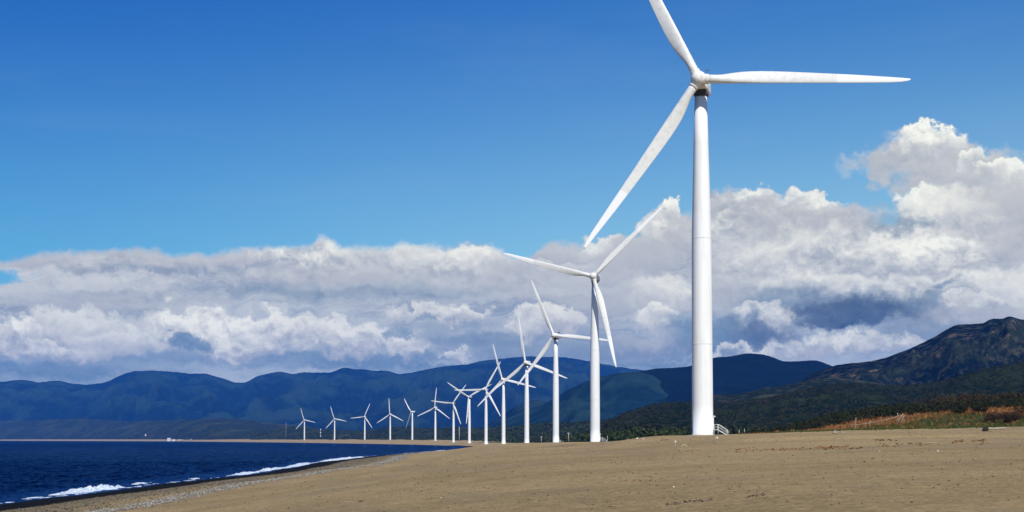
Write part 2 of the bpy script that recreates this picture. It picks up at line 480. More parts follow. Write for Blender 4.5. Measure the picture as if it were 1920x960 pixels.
# dune ridge at the right, behind the beach (distance about 380 m)
DX = np.array([52, 62, 70, 76, 84, 93, 104, 118, 134, 160, 200, 400], float)
DZ = np.array([8.0, 8.9, 9.8, 10.9, 12.6, 14.3, 15.6, 16.6, 17.6, 19.0, 20.0, 22.0], float)
TURB = []   # filled below: (x, y, z) of tower bases, the ground is matched to them
def ground_z(X, Y, fine=True):
    X = np.asarray(X, float); Y = np.asarray(Y, float)
    u = X - shore(Y)
    z = np.interp(u, _pu, _pz)
    z = z + np.clip(u - 400, 0, None) * 0.002
    A = np.interp(Y, AY, AZ)
    zb = np.where(z > 0, z * (1 + (A - 1) * np.where(A > 1, np.where(Y > 4000, sstep(20, 70, u), sstep(66, 102, u)), sstep(20, 70, u))), z)
    zb = zb + sstep(2300, 3200, Y) * sstep(7500, 6000, Y) * sstep(45, 130, u) * (3.2 + 2.5 * fbm(X / 60.0, Y / 260.0, 4))
    land = sstep(4, 30, u)
    zb = zb + land * (0.28 * fbm(X / 38.0, Y / 55.0, 3) + 0.10 * fbm(X / 9.0, Y / 14.0, 2))
    if fine:
        near = sstep(240, 90, Y)
        zb = zb + land * near * (0.055 * fbm(X / 2.1, Y / 3.4, 3))
    # dune
    dz = np.interp(X, DX, DZ) + 0.9 * fbm(X / 16.0, Y / 20.0, 4)
    wgt = np.where(Y < 382, sstep(296 - 0.22 * np.clip(X - 60, 0, 60), 384, Y), sstep(560, 384, Y))
    m = sstep(50, 78, X) * wgt
    zb = np.maximum(zb, zb * (1 - m) + dz * m)
    # a low scarp line in the sand
    sc_ = sstep(20, 32, X) * sstep(105, 90, X)
    yl = 176 + 6 * perlin(X / 24.0, X * 0 + 1.0)
    zb = zb + sc_ * 0.30 * sstep(yl - 0.6, yl + 1.6, Y) * sstep(yl + 60, yl + 6, Y)
    for (tx, ty, tz, rr) in TURB:
        d = np.hypot(X - tx, (Y - ty))
        m = sstep(rr, rr * 0.28, d)
        zb = zb * (1 - m) + tz * m
    return zb

# turbines measured in the photograph: base x, base y, hub x, hub y, phase, yaw, kind
TD = [(1317.5, 816.5, 1307, 148, -3.5, -13), (1115.8, 830, 1113, 518, 45.0, -12), (1042.2, 831.4, 1039, 629, -6, -20), (987.6, 835, 986.5, 680, -20, -18),
      (944, 833.5, 943, 711.5, -13, -20), (911.2, 834, 911, 730, 61.5, -12), (880, 833, 880, 744, 27.5, -18), (850.3, 832, 849.4, 756, 54, -17),
      (816.2, 830.3, 815.6, 764, -34, -18), (773, 829.6, 774.5, 772, 11, -42), (731.5, 829.0, 731.5, 776.5, -25.5, -11), (683.8, 828.6, 683.6, 781, 67, -12),
      (627.2, 828.4, 627.2, 785.2, -11, -10), (570.6, 828.4, 570.6, 787.4, -11.5, -12)]
TPOS = []
for (bx, by, hx, hy, ph, yw) in TD:
    rb, rh = ray(bx, by), ray(hx, hy)
    d = (70.0 + 4.0 * rh[2] / rh[1]) / (rh[2] / rh[1] - rb[2] / rb[1])
    p = at(bx, by, d)
    TPOS.append(p)
    TURB.append((p.x, p.y, p.z, 14.0 + 0.012 * p.y))

def ground_mat():
    m, T, bs = new_mat('beach_sand_and_grass_soil')
    co = T.n('ShaderNodeTexCoord').outputs['Object']
    zn = T.n('ShaderNodeVertexColor', layer_name='zone')
    sp = T.n('ShaderNodeSeparateColor', {0: zn.outputs[0]})
    green, dry, wet_shade = sp.outputs[0], sp.outputs[1], sp.outputs[2]
    gravel = zn.outputs['Alpha']
    # sand
    n1 = T.noise(T.vmath('MULTIPLY', co, (0.030, 0.055, 1)), 1.0, 6.0, 0.6)
    n2 = T.noise(T.vmath('MULTIPLY', co, (1.0, 1.0, 1.0)), 0.55, 7.0, 0.68)
    n3 = T.noise(co, 7.0, 5.0, 0.75)
    n4 = T.noise(co, 42.0, 3.0, 0.7)
    sand = T.mix(T.ramp(n1, 0.32, 0.68), c4(0.3334, 0.2395, 0.1153), c4(0.4879, 0.3516, 0.1732))
    sand = T.mix(T.math('MULTIPLY', T.ramp(n2, 0.42, 0.70), 0.55), sand, c4(0.2684, 0.1946, 0.0982))
    sand = T.mix(T.math('MULTIPLY', T.ramp(n3, 0.48, 0.62), 0.62), sand, c4(0.1871, 0.1347, 0.0716))
    sand = T.mix(T.math('MULTIPLY', T.ramp(n3, 0.46, 0.34), 0.50), sand, c4(0.6505, 0.4939, 0.2655))
    n5 = T.noise(co, 2.2, 5.0, 0.7)
    sand = T.mix(T.math('MULTIPLY', T.ramp(n5, 0.52, 0.66), 0.45), sand, c4(0.1921, 0.1589, 0.0940))
    sand = T.mix(T.math('MULTIPLY', T.ramp(n5, 0.46, 0.34), 0.40), sand, c4(0.6019, 0.5033, 0.3010))
    sand = T.mix(T.math('MULTIPLY', T.ramp(n4, 0.56, 0.70), 0.55), sand, c4(0.1383, 0.1018, 0.0577))
    sand = T.mix(T.math('MULTIPLY', T.ramp(n4, 0.42, 0.30), 0.4), sand, c4(0.6832, 0.5388, 0.3115))
    n8 = T.noise(T.vmath('MULTIPLY', co, (0.05, 0.03, 1)), 1.0, 7.0, 0.65)
    sand = T.mix(T.math('MULTIPLY', T.ramp(n8, 0.48, 0.66), 0.30), sand, c4(0.2597, 0.1999, 0.1590))
    sand = T.mix(T.math('MULTIPLY', T.ramp(n8, 0.46, 0.32), 0.25), sand, c4(0.2450, 0.2194, 0.1590))
    # gravel
    vo = T.n('ShaderNodeTexVoronoi', {'Vector': co, 'Scale': 3.2, 'Randomness': 1.0})
    vv = T.n('ShaderNodeSeparateColor', {0: vo.outputs['Color']}).outputs[0]
    grv = T.mix(T.ramp(vv, 0.0, 1.0, 0, 1, False), c4(0.085, 0.066, 0.038), c4(0.27, 0.215, 0.130))
    grv = T.mix(T.ramp(vv, 0.86, 0.92), grv, c4(0.34, 0.32, 0.27))
    gm = T.math('MULTIPLY', gravel, T.ramp(n2, 0.25, 0.60, 0.55, 1.0))
    col = T.mix(gm, sand, grv)
    # vegetation soil
    ng = T.noise(co, 0.9, 6.0, 0.7)
    g = T.mix(T.ramp(ng, 0.35, 0.65), c4(0.035, 0.045, 0.014), c4(0.12, 0.105, 0.045))
    dr = T.mix(T.ramp(ng, 0.35, 0.65), c4(0.15, 0.068, 0.026), c4(0.34, 0.185, 0.085))
    col = T.mix(T.ramp(T.math('MULTIPLY_ADD', T.math('SUBTRACT', ng, 0.5), 0.8, green), 0.35, 0.65), col, g)
    col = T.mix(T.ramp(T.math('MULTIPLY_ADD', T.math('SUBTRACT', ng, 0.5), 0.8, dry), 0.35, 0.65), col, dr)
    col = T.mix(wet_shade, col, c4(0.010, 0.010, 0.010))  # near-black waterline strip: wet sand plus painted shade of the berm edge
    h = T.math('ADD', T.math('MULTIPLY', n3, 0.55), T.math('MULTIPLY', n4, 0.2))
    h = T.math('ADD', h, T.math('ADD', T.math('MULTIPLY', n2, 1.3), T.math('MULTIPLY', n5, 1.2)))
    b = T.n('ShaderNodeBump', {'Strength': 0.9, 'Distance': 0.18, 'Height': h})
    setp(T, bs, Base_Color=col, Roughness=0.97, Normal=b.outputs[0])
    bs.inputs['Specular IOR Level'].default_value = 0.03
    return m

def geo(a, b, r0):
    out = [a]; s = r0
    while out[-1] < b:
        out.append(out[-1] + s); s *= 1.035
    return np.array(out)
def build_ground():
    Y1 = np.arange(-260, 10, 15.0)
    Y2 = np.arange(10, 130, 0.7)
    Y3 = np.arange(130, 430, 1.3)
    Y4 = [430.0]
    while Y4[-1] < 18900: Y4.append(Y4[-1] * 1.0065)
    Ys = np.concatenate([Y1, Y2, Y3, Y4])
    U = np.concatenate([-geo(20, 400, 4)[::-1], np.arange(-20, 20, 1.0), np.arange(20, 140, 0.9), np.arange(140, 230, 1.5), geo(230, 22000, 4)])
    YY, UU_ = np.meshgrid(Ys, U, indexing='ij')
    XX = np.minimum(shore(YY) + UU_, 12000.0 + UU_ * 0.01)
    ZZ = ground_z(XX, YY)
    V = np.stack([XX, YY, ZZ], -1).reshape(-1, 3)
    F = grid_faces(len(Ys), len(U))
    # zones
    nz = fbm(XX / 14.0, YY / 22.0, 4)
    nf = fbm(XX / 4.0, YY / 6.0, 3)
    foot = 294 - 0.28 * np.clip(XX - 60, 0, 70)
    ong = sstep(0, 8, YY - foot + 10 * nz) * sstep(56, 66, XX + 3 * nf)
    highd = sstep(34, 58, YY - foot + 18 * nz - 26 * np.exp(-((XX - 104) / 13.0) ** 2) + 12 * sstep(120, 135, XX))
    patchy = np.clip(0.5 + 1.5 * nf, 0, 1)
    green = ong * (1 - highd * 0.85)
    dry = ong * highd * (0.5 + 0.5 * patchy)
    back = sstep(430, 520, YY) * sstep(75, 100, UU_ + 12 * nz) * sstep(6000, 5000, YY)
    back = np.maximum(back, sstep(700, 900, YY) * sstep(62, 90, UU_ + 10 * nz))
    back = back * (1 - sstep(2000, 2800, YY) * sstep(260, 200, UU_ + 60 * nz))
    green = np.maximum(green, back)
    wet_shade = sstep(10.5, 7.5, UU_ + 1.6 * nf) * sstep(-3000, -2000, -YY)
    wet_shade = np.where(YY > 2000, 0, wet_shade)
    un = UU_ + 2.5 * nf
    gravel = sstep(0, 3, un) * sstep(26, 20, un) * 0.75 + np.exp(-((un - 28.5) / 1.8) ** 2)
    gravel = np.clip(gravel, 0, 1) * sstep(900, 500, YY)
    col = np.stack([green, dry, wet_shade, gravel], -1).reshape(-1, 4)
    me = np_mesh('ground', V, F, True, {'zone': col})
    o = link('ground', me, mat=ground_mat())
    tag(o, 'grey brown beach sand running inland to the foot of the hills', 'ground', kind='structure')
    return o
build_ground()

# ------------------------------------------------------------------ sea
def sea_mat():
    m, T, bs = new_mat('deep_blue_sea_water')
    co = T.n('ShaderNodeTexCoord').outputs['Object']
    n1 = T.noise(T.vmath('MULTIPLY', co, (0.10, 0.16, 1)), 1.0, 6.0, 0.6)
    n2 = T.noise(T.vmath('MULTIPLY', co, (0.5, 0.7, 1)), 1.0, 6.0, 0.65)
    n6 = T.noise(T.vmath('MULTIPLY', co, (0.42, 0.050, 1)), 1.0, 5.0, 0.6)
    n7 = T.noise(T.vmath('MULTIPLY', co, (0.11, 0.016, 1)), 1.0, 5.0, 0.6)
    nb = T.noise(T.vmath('MULTIPLY', co, (0.020, 0.010, 1)), 1.0, 4.0, 0.6)
    col = T.mix(T.ramp(n1, 0.44, 0.60), c4(0.0001, 0.0006, 0.005), c4(0.0008, 0.007, 0.034))
    col = T.mix(T.math('MULTIPLY', T.ramp(nb, 0.4, 0.65), 0.4), col, c4(0.002, 0.012, 0.055))
    col = T.mix(T.math('MULTIPLY', T.ramp(n6, 0.50, 0.66), 0.75), col, c4(0.0018, 0.018, 0.080))
    z = T.n('ShaderNodeVertexColor', layer_name='shallow').outputs[0]
    col = T.mix(T.math('MULTIPLY', z, 0.6), col, c4(0.008, 0.045, 0.16))
    h = T.math('ADD', T.math('MULTIPLY', n1, 1.2), T.math('MULTIPLY', n2, 0.5))
    h = T.math('ADD', h, T.math('ADD', T.math('MULTIPLY', n6, 2.2), T.math('MULTIPLY', n7, 5.0)))
    b = T.n('ShaderNodeBump', {'Strength': 1.0, 'Distance': 0.9, 'Height': h})
    m.node_tree.nodes.remove(bs)
    df = T.n('ShaderNodeBsdfDiffuse', {'Color': col, 'Normal': b.outputs[0]})
    gl = T.n('ShaderNodeBsdfGlossy', {'Color': c4(0.085, 0.24, 0.52), 'Roughness': 0.07, 'Normal': b.outputs[0]})
    fr = T.n('ShaderNodeFresnel', {'IOR': 1.33, 'Normal': b.outputs[0]})
    mx = T.n('ShaderNodeMixShader', {0: fr.outputs[0], 1: df.outputs[0], 2: gl.outputs[0]})
    out = [n for n in m.node_tree.nodes if n.type == 'OUTPUT_MATERIAL'][0]
    m.node_tree.links.new(mx.outputs[0], out.inputs[0])
    return m
def build_sea():
    Y1 = np.arange(60, 170, 4.0)
    Y2 = np.arange(170, 520, 0.9)
    Y3 = [520.0]
    while Y3[-1] < 18900: Y3.append(Y3[-1] * 1.004)
    Ys = np.concatenate([np.arange(-260, 60, 20.0), Y1, Y2, Y3])
    Wd = np.concatenate([np.arange(-8, 75, 0.5), np.arange(75, 130, 1.0), geo(130, 18000, 2.2)])
    YY, WW = np.meshgrid(Ys, Wd, indexing='ij')
    XX = np.maximum(shore(YY) - WW, -12000.0 - WW * 0.01)
    sp = np.gradient(Ys)[:, None]
    wx, wy = XX / 1.0, YY / 1.0
    sw = (0.30 * fbm(wx / 17.0 + 0.2 * fbm(wx / 40, wy / 40, 2), wy / 10.0, 3) + 0.34 * (ridged(wx / 12.0, wy / 6.0, 3) - 0.6) + 0.15 * fbm(wx / 4.0, wy / 2.6, 3))
    sw = sw + 0.30 * (ridged(wx / 2.6, wy / 11.0, 3) - 0.62) * sstep(230, 120, WW) * sstep(700, 520, YY)
    off = sstep(0, 10, WW)
    amp = off * np.where(YY < 520, 1.0, sstep(3500, 520, YY))
    Z = 1.35 * sw * amp
    # swell lines running in to the beach, the first one just off the waterline
    ph = 0.6 * fbm(YY / 40.0, WW / 30.0, 3)
    swell = 0.22 * np.exp(-((WW - 9.5 + 3 * ph) / 2.3) ** 2) + 0.16 * np.exp(-((WW - 24 + 5 * ph) / 3.5) ** 2) + 0.12 * np.exp(-((WW - 42 + 6 * ph) / 4.5) ** 2)
    Z = Z + swell * (0.6 + 0.9 * fbm(YY / 26.0, WW * 0, 2)) * sstep(3000, 700, YY)
    Z = np.maximum(Z, -0.6)
    V = np.stack([XX, YY, Z], -1).reshape(-1, 3)
    sh = sstep(16, 3, WW + 6 * ph)
    col = np.stack([sh, sh, sh, np.ones_like(sh)], -1).reshape(-1, 4)
    F = grid_faces(len(Ys), len(Wd))[:, ::-1]
    o = link('sea', np_mesh('sea', V, F, True, {'shallow': col}), mat=sea_mat())
    tag(o, 'choppy deep navy blue bay water along the beach', 'sea', kind='structure')
build_sea()

# breaking foam along the waterline
def foam_mat():
    m, T, bs = new_mat('white_sea_foam')
    co = T.n('ShaderNodeTexCoord').outputs['Object']
    n = T.noise(co, 2.2, 8.0, 0.75)
    setp(T, bs, Base_Color=T.mix(T.ramp(n, 0.38, 0.66), c4(0.34, 0.46, 0.60), c4(0.88, 0.90, 0.92)), Roughness=0.9)
    b = T.n('ShaderNodeBump', {'Strength': 0.8, 'Distance': 0.2, 'Height': n})
    setp(T, bs, Normal=b.outputs[0])
    return m
M_FOAM = foam_mat()
def foam(y0, y1, h, wid, off, label, seed):
    h *= 0.62; wid *= 0.75; off *= 0.8
    n = max(24, int((y1 - y0) / 0.45)); m = 17
    t = np.linspace(0, 1, n); s = np.linspace(-1, 1, m)
    tt, ss = np.meshgrid(t, s, indexing='ij')
    Y = y0 + (y1 - y0) * tt
    env = np.clip(np.sin(np.pi * tt) ** 0.6 * (0.55 + 1.1 * np.clip(fbm(Y / 6.0 + seed, Y * 0 + seed, 4) + 0.35, 0, 1)), 0, 1.3)
    prof = np.clip(1 - ss ** 2, 0, 1) ** 0.8
    gaps = sstep(-0.22, 0.12, fbm(Y / 3.2 + seed * 5, ss * 0.8 + seed, 4))
    ww = wid * (0.45 + 0.55 * env)
    X = shore(Y) - off - ss * ww + 1.2 * fbm(Y / 7.0 + seed * 3, ss * 0.7, 3)
    lump = 0.65 + 0.8 * fbm(X / 0.9, Y / 0.9 + seed, 4)
    Z = -0.22 + (0.22 + 0.80 * h * env * np.clip(lump, 0.1, 1.6)) * prof * (0.25 + 0.75 * gaps) * sstep(0, 0.03, tt) * sstep(1, 0.97, tt)
    V = np.stack([X, Y, Z], -1).reshape(-1, 3)
    o = link('sea_foam', np_mesh('sea_foam', V, grid_faces(n, m), True), mat=M_FOAM)
    tag(o, label, 'foam', 'white foam of waves breaking on the beach', kind='stuff')
foam(150, 330, 0.10, 1.3, 2.0, 'thin broken wash line along the near waterline', 21.3)
foam(330, 760, 0.16, 1.5, 2.0, 'thin broken wash line along the farther waterline', 24.1)
foam(196, 205, 0.30, 1.6, 3.5, 'low streak of foam nearest the left edge of the water', 1.1)
foam(212, 248, 1.5, 3.2, 5.0, 'tallest white breaker, first from the left along the waterline', 2.3)
foam(262, 275, 0.5, 1.3, 6.0, 'small lone whitecap between the tall breaker and the long foam line', 4.2)
foam(296, 306, 0.45, 1.1, 5.5, 'tiny white crest just before the long foam line begins', 4.9)
foam(322, 362, 0.95, 2.0, 3.5, 'foam patch starting the long line of surf', 5.7)
foam(356, 425, 1.05, 2.3, 3.5, 'long thick foam line in the middle of the surf', 7.9)
foam(420, 500, 1.15, 2.5, 3.0, 'foam line further along, before the gap in the surf', 9.4)
foam(530, 690, 1.25, 3.2, 2.5, 'farthest bright foam strip where the beach bends away', 12.6)
foam(820, 900, 0.7, 2.0, 2.5, 'faint distant fleck of foam near the tip of the water', 15.2)
foam(1000, 1110, 0.8, 2.2, 2.5, 'faintest fleck of foam, farthest along the water', 18.2)

# ------------------------------------------------------------------ gravel stones, joined
def scatter_rocks(name, X, Y, S, mat, label, cat, flat=0.6, lift=0.25, group=None, zfun=ground_z, tone=None):
    n = len(X)
    base = np.array([(1, 0, 0), (0, 1, 0), (-1, 0, 0), (0, -1, 0), (0, 0, 1), (0, 0, -1)], float)
    fc_ = np.array([(0, 1, 4), (1, 2, 4), (2, 3, 4), (3, 0, 4), (1, 0, 5), (2, 1, 5), (3, 2, 5), (0, 3, 5)])
    rng = np.random.RandomState(n % 991)
    V = base[None] * (0.7 + 0.6 * rng.rand(n, 6, 1)) * S[:, None, None]
    V[:, :, 2] *= flat
    a = rng.rand(n) * 6.28
    ca, sa = np.cos(a)[:, None], np.sin(a)[:, None]
    x = V[:, :, 0] * ca - V[:, :, 1] * sa; y = V[:, :, 0] * sa + V[:, :, 1] * ca
    Z0 = zfun(X, Y)
    P_ = np.stack([x + X[:, None], y + Y[:, None], V[:, :, 2] + Z0[:, None] + (lift * S * flat)[:, None]], -1).reshape(-1, 3)
    F = (fc_[None] + (np.arange(n) * 6)[:, None, None]).reshape(-1, 3)
    g = np.repeat(rng.rand(n) if tone is None else tone, 6)
    c = np.stack([g, np.repeat(rng.rand(n), 6), g, np.ones_like(g)], -1)
    o = link(name, np_mesh(name, P_, F, False, {'tone': c}), mat=mat)
    tag(o, label, cat, group, kind='stuff')
    return o
def tone_mat(name, cols, rough=0.85):
    m, T, bs = new_mat(name)
    t = T.n('ShaderNodeVertexColor', layer_name='tone').outputs[0]
    s = T.n('ShaderNodeSeparateColor', {0: t}).outputs[0]
    cr = T.n('ShaderNodeValToRGB', {0: s})
    e = cr.color_ramp.elements
    while len(e) < len(cols): e.new(0.5)
    for i, c in enumerate(cols):
        e[i].position = i / (len(cols) - 1); e[i].color = c4(*c)
    co = T.n('ShaderNodeTexCoord').outputs['Object']
    n = T.noise(co, 6.0, 4.0, 0.6)
    setp(T, bs, Base_Color=T.mix(T.math('MULTIPLY', n, 0.4), cr.outputs[0], c4(*[c * 0.55 for c in cols[0]])), Roughness=rough)
    bs.inputs['Specular IOR Level'].default_value = 0.2
    return m
rs = np.random.RandomState(5)
Yp = 90 * np.exp(rs.rand(30000) * math.log(760 / 90.0))
Up = np.where(rs.rand(30000) < 0.42, 28.5 + rs.randn(30000) * 1.3, 8.5 + rs.rand(30000) * 19)
Xp = shore(Yp) + Up
scatter_rocks('beach_gravel', Xp, Yp, (0.035 + 0.11 * rs.rand(30000) ** 3) * (0.8 + Yp / 600.0), tone_mat('grey_pebble_stone', [(0.055, 0.045, 0.03), (0.09, 0.075, 0.05), (0.16, 0.135, 0.095), (0.25, 0.22, 0.17), (0.38, 0.37, 0.34)]),
              'band of grey and brown pebbles between the sand and the water', 'gravel', tone=np.clip(rs.rand(30000) * np.where(np.abs(Up - 28.5) < 3, 1.0, 0.72) + np.where(np.abs(Up - 28.5) < 3, 0.30, 0.0), 0, 1))
nS = 9000
Ys_ = 34 * np.exp(rs.rand(nS) * math.log(300 / 34.0)); Xs_ = (rs.rand(nS) - 0.42) * 0.85 * Ys_
keep = (Xs_ - shore(Ys_)) > 30
Xs_, Ys_ = Xs_[keep], Ys_[keep]
scatter_rocks('beach_litter', Xs_, Ys_, (0.008 + 0.03 * rs.rand(len(Xs_)) ** 4) * (0.7 + Ys_ / 70.0), tone_mat('mixed_sand_debris', [(0.05, 0.04, 0.03), (0.10, 0.075, 0.05), (0.16, 0.12, 0.085), (0.20, 0.14, 0.09), (0.34, 0.28, 0.20)]),
              'tiny dark bits of bark, shell and stone strewn across the sand', 'debris')

# ------------------------------------------------------------------ hills and mountains
def interp_pts(pts, X, k):
    a = np.array(pts, float)
    return np.interp(X, a[:, 0], a[:, k])
def smooth1(v, s):
    k = np.exp(-0.5 * (np.arange(-3 * s, 3 * s + 1) / s) ** 2); k /= k.sum()
    return np.convolve(np.pad(v, 3 * s, 'edge'), k, 'valid')
def ridge(name, pts, near, far, base_z, mat, label, cat, amp=0.35, wl=900.0, step=3.0, rows=110, crag=1.0, convex=1.0, sm=2, seed=0.0, rough_top=0.004):
    a = np.array(pts, float)
    PX = np.arange(a[0, 0], a[-1, 0] + step, step)
    top = smooth1(np.interp(PX, a[:, 0], a[:, 1]), sm)
    top = top + 0.8 * crag * fbm(PX / 26.0 + seed, PX * 0 + seed, 4) + 0.35 * crag * fbm(PX / 5.0 + seed, PX * 0 + 2 + seed, 3)
    Dr = np.interp(PX, a[:, 0], a[:, 2])
    tx, tz = [], []
    for px, py in zip(PX, top):
        d = ray(px, py); tx.append(d[0] / d[1]); tz.append(d[2] / d[1])
    tx, tz = np.array(tx), np.array(tz)
    H = 8.0 + tz * Dr
    tr = np.concatenate([np.linspace(0, 1, rows), 1 + np.linspace(0.02, 1, rows // 4)])
    T_, I = np.meshgrid(tr, np.arange(len(PX)), indexing='ij')
    nearD = (np.interp(PX, [q[0] for q in near], [q[1] for q in near]) if isinstance(near[0], tuple) else np.interp(PX, [a[0, 0], a[-1, 0]], near))[I]
    farD = np.interp(PX, [a[0, 0], a[-1, 0]], far)[I]
    DrI, HI = Dr[I], H[I]
    Yd = np.where(T_ <= 1, nearD + (DrI - nearD) * T_, DrI + (farD - DrI) * (T_ - 1))
    Xd = tx[I] * Yd
    s = np.where(T_ <= 1, T_ ** convex, np.clip(2 - T_, 0, 1) ** 0.8)
    b = np.where(T_ <= 1, 4 * T_ * (1 - T_), 0)
    Hr = np.maximum(HI - base_z, 5.0)
    wx = Xd + 0.35 * wl * fbm(Xd / wl + seed, Yd / wl, 3); wy = Yd + 0.35 * wl * fbm(Xd / wl + 9 + seed, Yd / wl + 4, 3)
    rg = ridged(wx / wl + seed, wy / (wl * 1.5), 6, 0.52)
    Z = base_z + Hr * s + Hr * amp * b * (rg - 0.62) * 1.6
    Z = Z + Hr * 0.03 * b * fbm(Xd / (wl * 0.10), Yd / (wl * 0.10), 4)
    edge = sstep(0, 0.10, T_)
    Z = (base_z - 14) * (1 - edge) + Z * edge
    lim = 8.0 + (HI - 8.0) / DrI * Yd
    front = T_ < 0.985
    over_ = Z - (lim - Hr * 0.010)
    Z = np.where(front & (over_ > 0), lim - Hr * 0.010 - Hr * 0.03 * (1 - np.exp(-over_ / (Hr * 0.03))), Z)
    V = np.stack([Xd, Yd, Z], -1).reshape(-1, 3)
    lo_, hi_ = np.percentile(rg, 12), np.percentile(rg, 90)
    vg = np.clip((rg - lo_) / (hi_ - lo_), 0, 1)          # lightens spurs and darkens gullies as painted relief shading; also places bare rock
    va = np.stack([vg, vg, vg, np.ones_like(vg)], -1).reshape(-1, 4)
    o = link(name, np_mesh(name, V, grid_faces(len(tr), len(PX)), True, {'spur': va}), mat=mat)
    tag(o, label, cat, kind='structure')
    return o, (PX, tr, Xd, Yd, Z)

def hill_mat(name, ca, cb, cc, s1, bump=6.0, bare=None, bare_t=0.62, bscale=0.004, spk=0.75):
    m, T, bs = new_mat(name)
    co = T.n('ShaderNodeTexCoord').outputs['Object']
    n1 = T.noise(co, s1, 8.0, 0.66)
    n2 = T.noise(co, s1 * 7, 6.0, 0.7)
    spur = T.n('ShaderNodeVertexColor', layer_name='spur').outputs[0]
    sp1 = T.ramp(T.math('MULTIPLY_ADD', T.math('SUBTRACT', n1, 0.5), 2.4, spur), 0.50, 1.05)
    col = T.mix(sp1, c4(*ca), c4(*cb))  # relief shading painted in: gully colour to lighter spur colour
    col = T.mix(T.math('MULTIPLY', T.ramp(n2, 0.48, 0.66), spk), col, c4(*cc))
    col = T.mix(T.math('MULTIPLY', T.ramp(n2, 0.46, 0.34), spk * 0.7), col, c4(*[c * 0.5 for c in ca]))
    if bare:
        n3 = T.noise(co, bscale, 8.0, 0.7)
        col = T.mix(T.math('MULTIPLY', T.math('MULTIPLY', T.ramp(n3, bare_t, bare_t + 0.05), T.ramp(n2, 0.35, 0.6)), T.ramp(spur, 0.35, 0.7)), col, c4(*bare))
    b = T.n('ShaderNodeBump', {'Strength': 0.9, 'Distance': bump, 'Height': T.math('ADD', n2, n1)})
    setp(T, bs, Base_Color=col, Roughness=1.0, Normal=b.outputs[0])
    bs.inputs['Specular IOR Level'].default_value = 0.0
    return m
M_FAR = hill_mat('far_forest_slope', (0.004, 0.013, 0.017), (0.022, 0.046, 0.036), (0.030, 0.060, 0.042), 0.0017, 45.0, spk=0.35)
M_DARKM = hill_mat('cloud_shaded_forest_slope', (0.003, 0.007, 0.008), (0.004, 0.011, 0.010), (0.006, 0.014, 0.010), 0.002, 10.0)  # cloud shade put into the base colours of the forest
M_BIG = hill_mat('rocky_green_mountain', (0.003, 0.008, 0.010), (0.018, 0.027, 0.017), (0.075, 0.072, 0.044), 0.0060, 12.0, bare=(0.17, 0.12, 0.09), bare_t=0.57, bscale=0.014)
M_MID = hill_mat('scrub_hill_green', (0.010, 0.019, 0.011), (0.040, 0.050, 0.024), (0.075, 0.062, 0.036), 0.008, 5.0, bare=(0.26, 0.17, 0.11), bare_t=0.66, bscale=0.008)
M_FRONT = hill_mat('dark_scrub_hill', (0.008, 0.016, 0.009), (0.018, 0.028, 0.013), (0.044, 0.040, 0.022), 0.012, 4.0, bare=(0.16, 0.10, 0.065), bare_t=0.64, bscale=0.012)
M_COAST = hill_mat('low_coastal_scrub', (0.016, 0.026, 0.013), (0.034, 0.046, 0.020), (0.070, 0.062, 0.035), 0.006, 4.0, bare=(0.24, 0.17, 0.11), bare_t=0.61, bscale=0.004)

L1 = [(-800, 823), (-740, 802), (-640, 768), (-540, 742), (-440, 726), (-350, 718), (-260, 712), (-100, 705), (0, 716), (44, 711), (72, 718), (109, 713), (125, 718), (156, 721), (187, 719), (203, 715), (225, 703), (250, 696), (300, 695), (353, 700), (391, 701), (415, 709), (437, 716), (459, 718),
      (478, 707), (500, 700), (522, 697), (535, 698), (548, 702), (566, 698), (587, 698), (616, 699), (628, 695), (641, 690), (655, 690), (669, 693), (684, 691), (700, 696), (722, 694), (735, 698), (750, 702), (772, 698), (794, 694), (831, 687),
      (875, 683), (903, 676), (950, 671), (1000, 668), (1060, 670), (1100, 676), (1150, 686), (1200, 694), (1300, 704), (1420, 730), (1500, 770)]
ridge('mountain', [(x, y, 17300 + 500 * math.sin(x / 170.0)) for x, y in L1], [(-260, 15600), (0, 14000), (400, 10600), (1500, 10600)], (19000, 19000), 6.0, M_FAR,
      'long blue mountain range across the bay under the clouds', 'mountain', amp=0.42, wl=1150.0, step=2.5, rows=170, seed=1.7, crag=2.0)
L3 = [(1060, 800), (1110, 745), (1150, 712), (1190, 698), (1230, 691), (1290, 688), (1320, 676), (1345, 669), (1365, 669), (1400, 662), (1430, 664), (1450, 670), (1468, 678), (1500, 677), (1531, 675), (1545, 680), (1560, 686), (1600, 705), (1680, 745)]
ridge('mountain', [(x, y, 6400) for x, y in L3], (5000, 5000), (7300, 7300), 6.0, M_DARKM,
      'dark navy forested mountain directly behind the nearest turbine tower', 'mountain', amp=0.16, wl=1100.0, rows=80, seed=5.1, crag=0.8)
LG = [(860, 815), (920, 802), (980, 778), (1030, 752), (1070, 728), (1110, 710), (1145, 702), (1175, 698), (1200, 697), (1225, 704), (1255, 722), (1285, 744), (1320, 770), (1360, 796)]
M_LIT = hill_mat('sunlit_forest_slope', (0.005, 0.020, 0.026), (0.016, 0.038, 0.036), (0.027, 0.054, 0.044), 0.0022, 14.0, spk=0.4)  # paler blue-green base colours stand in for sunlight and haze
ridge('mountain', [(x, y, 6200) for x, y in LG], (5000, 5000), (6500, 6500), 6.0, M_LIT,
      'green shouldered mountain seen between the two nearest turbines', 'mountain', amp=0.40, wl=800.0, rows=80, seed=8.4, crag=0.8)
LS = [(880, 815), (919, 794), (945, 775), (967, 762), (1005, 748), (1027, 756), (1050, 769), (1080, 779), (1099, 790), (1140, 805), (1200, 815)]
ridge('hill', [(x, y, 7600) for x, y in LS], (6300, 6300), (8300, 8300), 5.0, M_FAR,
      'pale green low hill behind the third and fourth turbines', 'hill', amp=0.30, wl=420.0, rows=60, seed=2.4, crag=0.8)
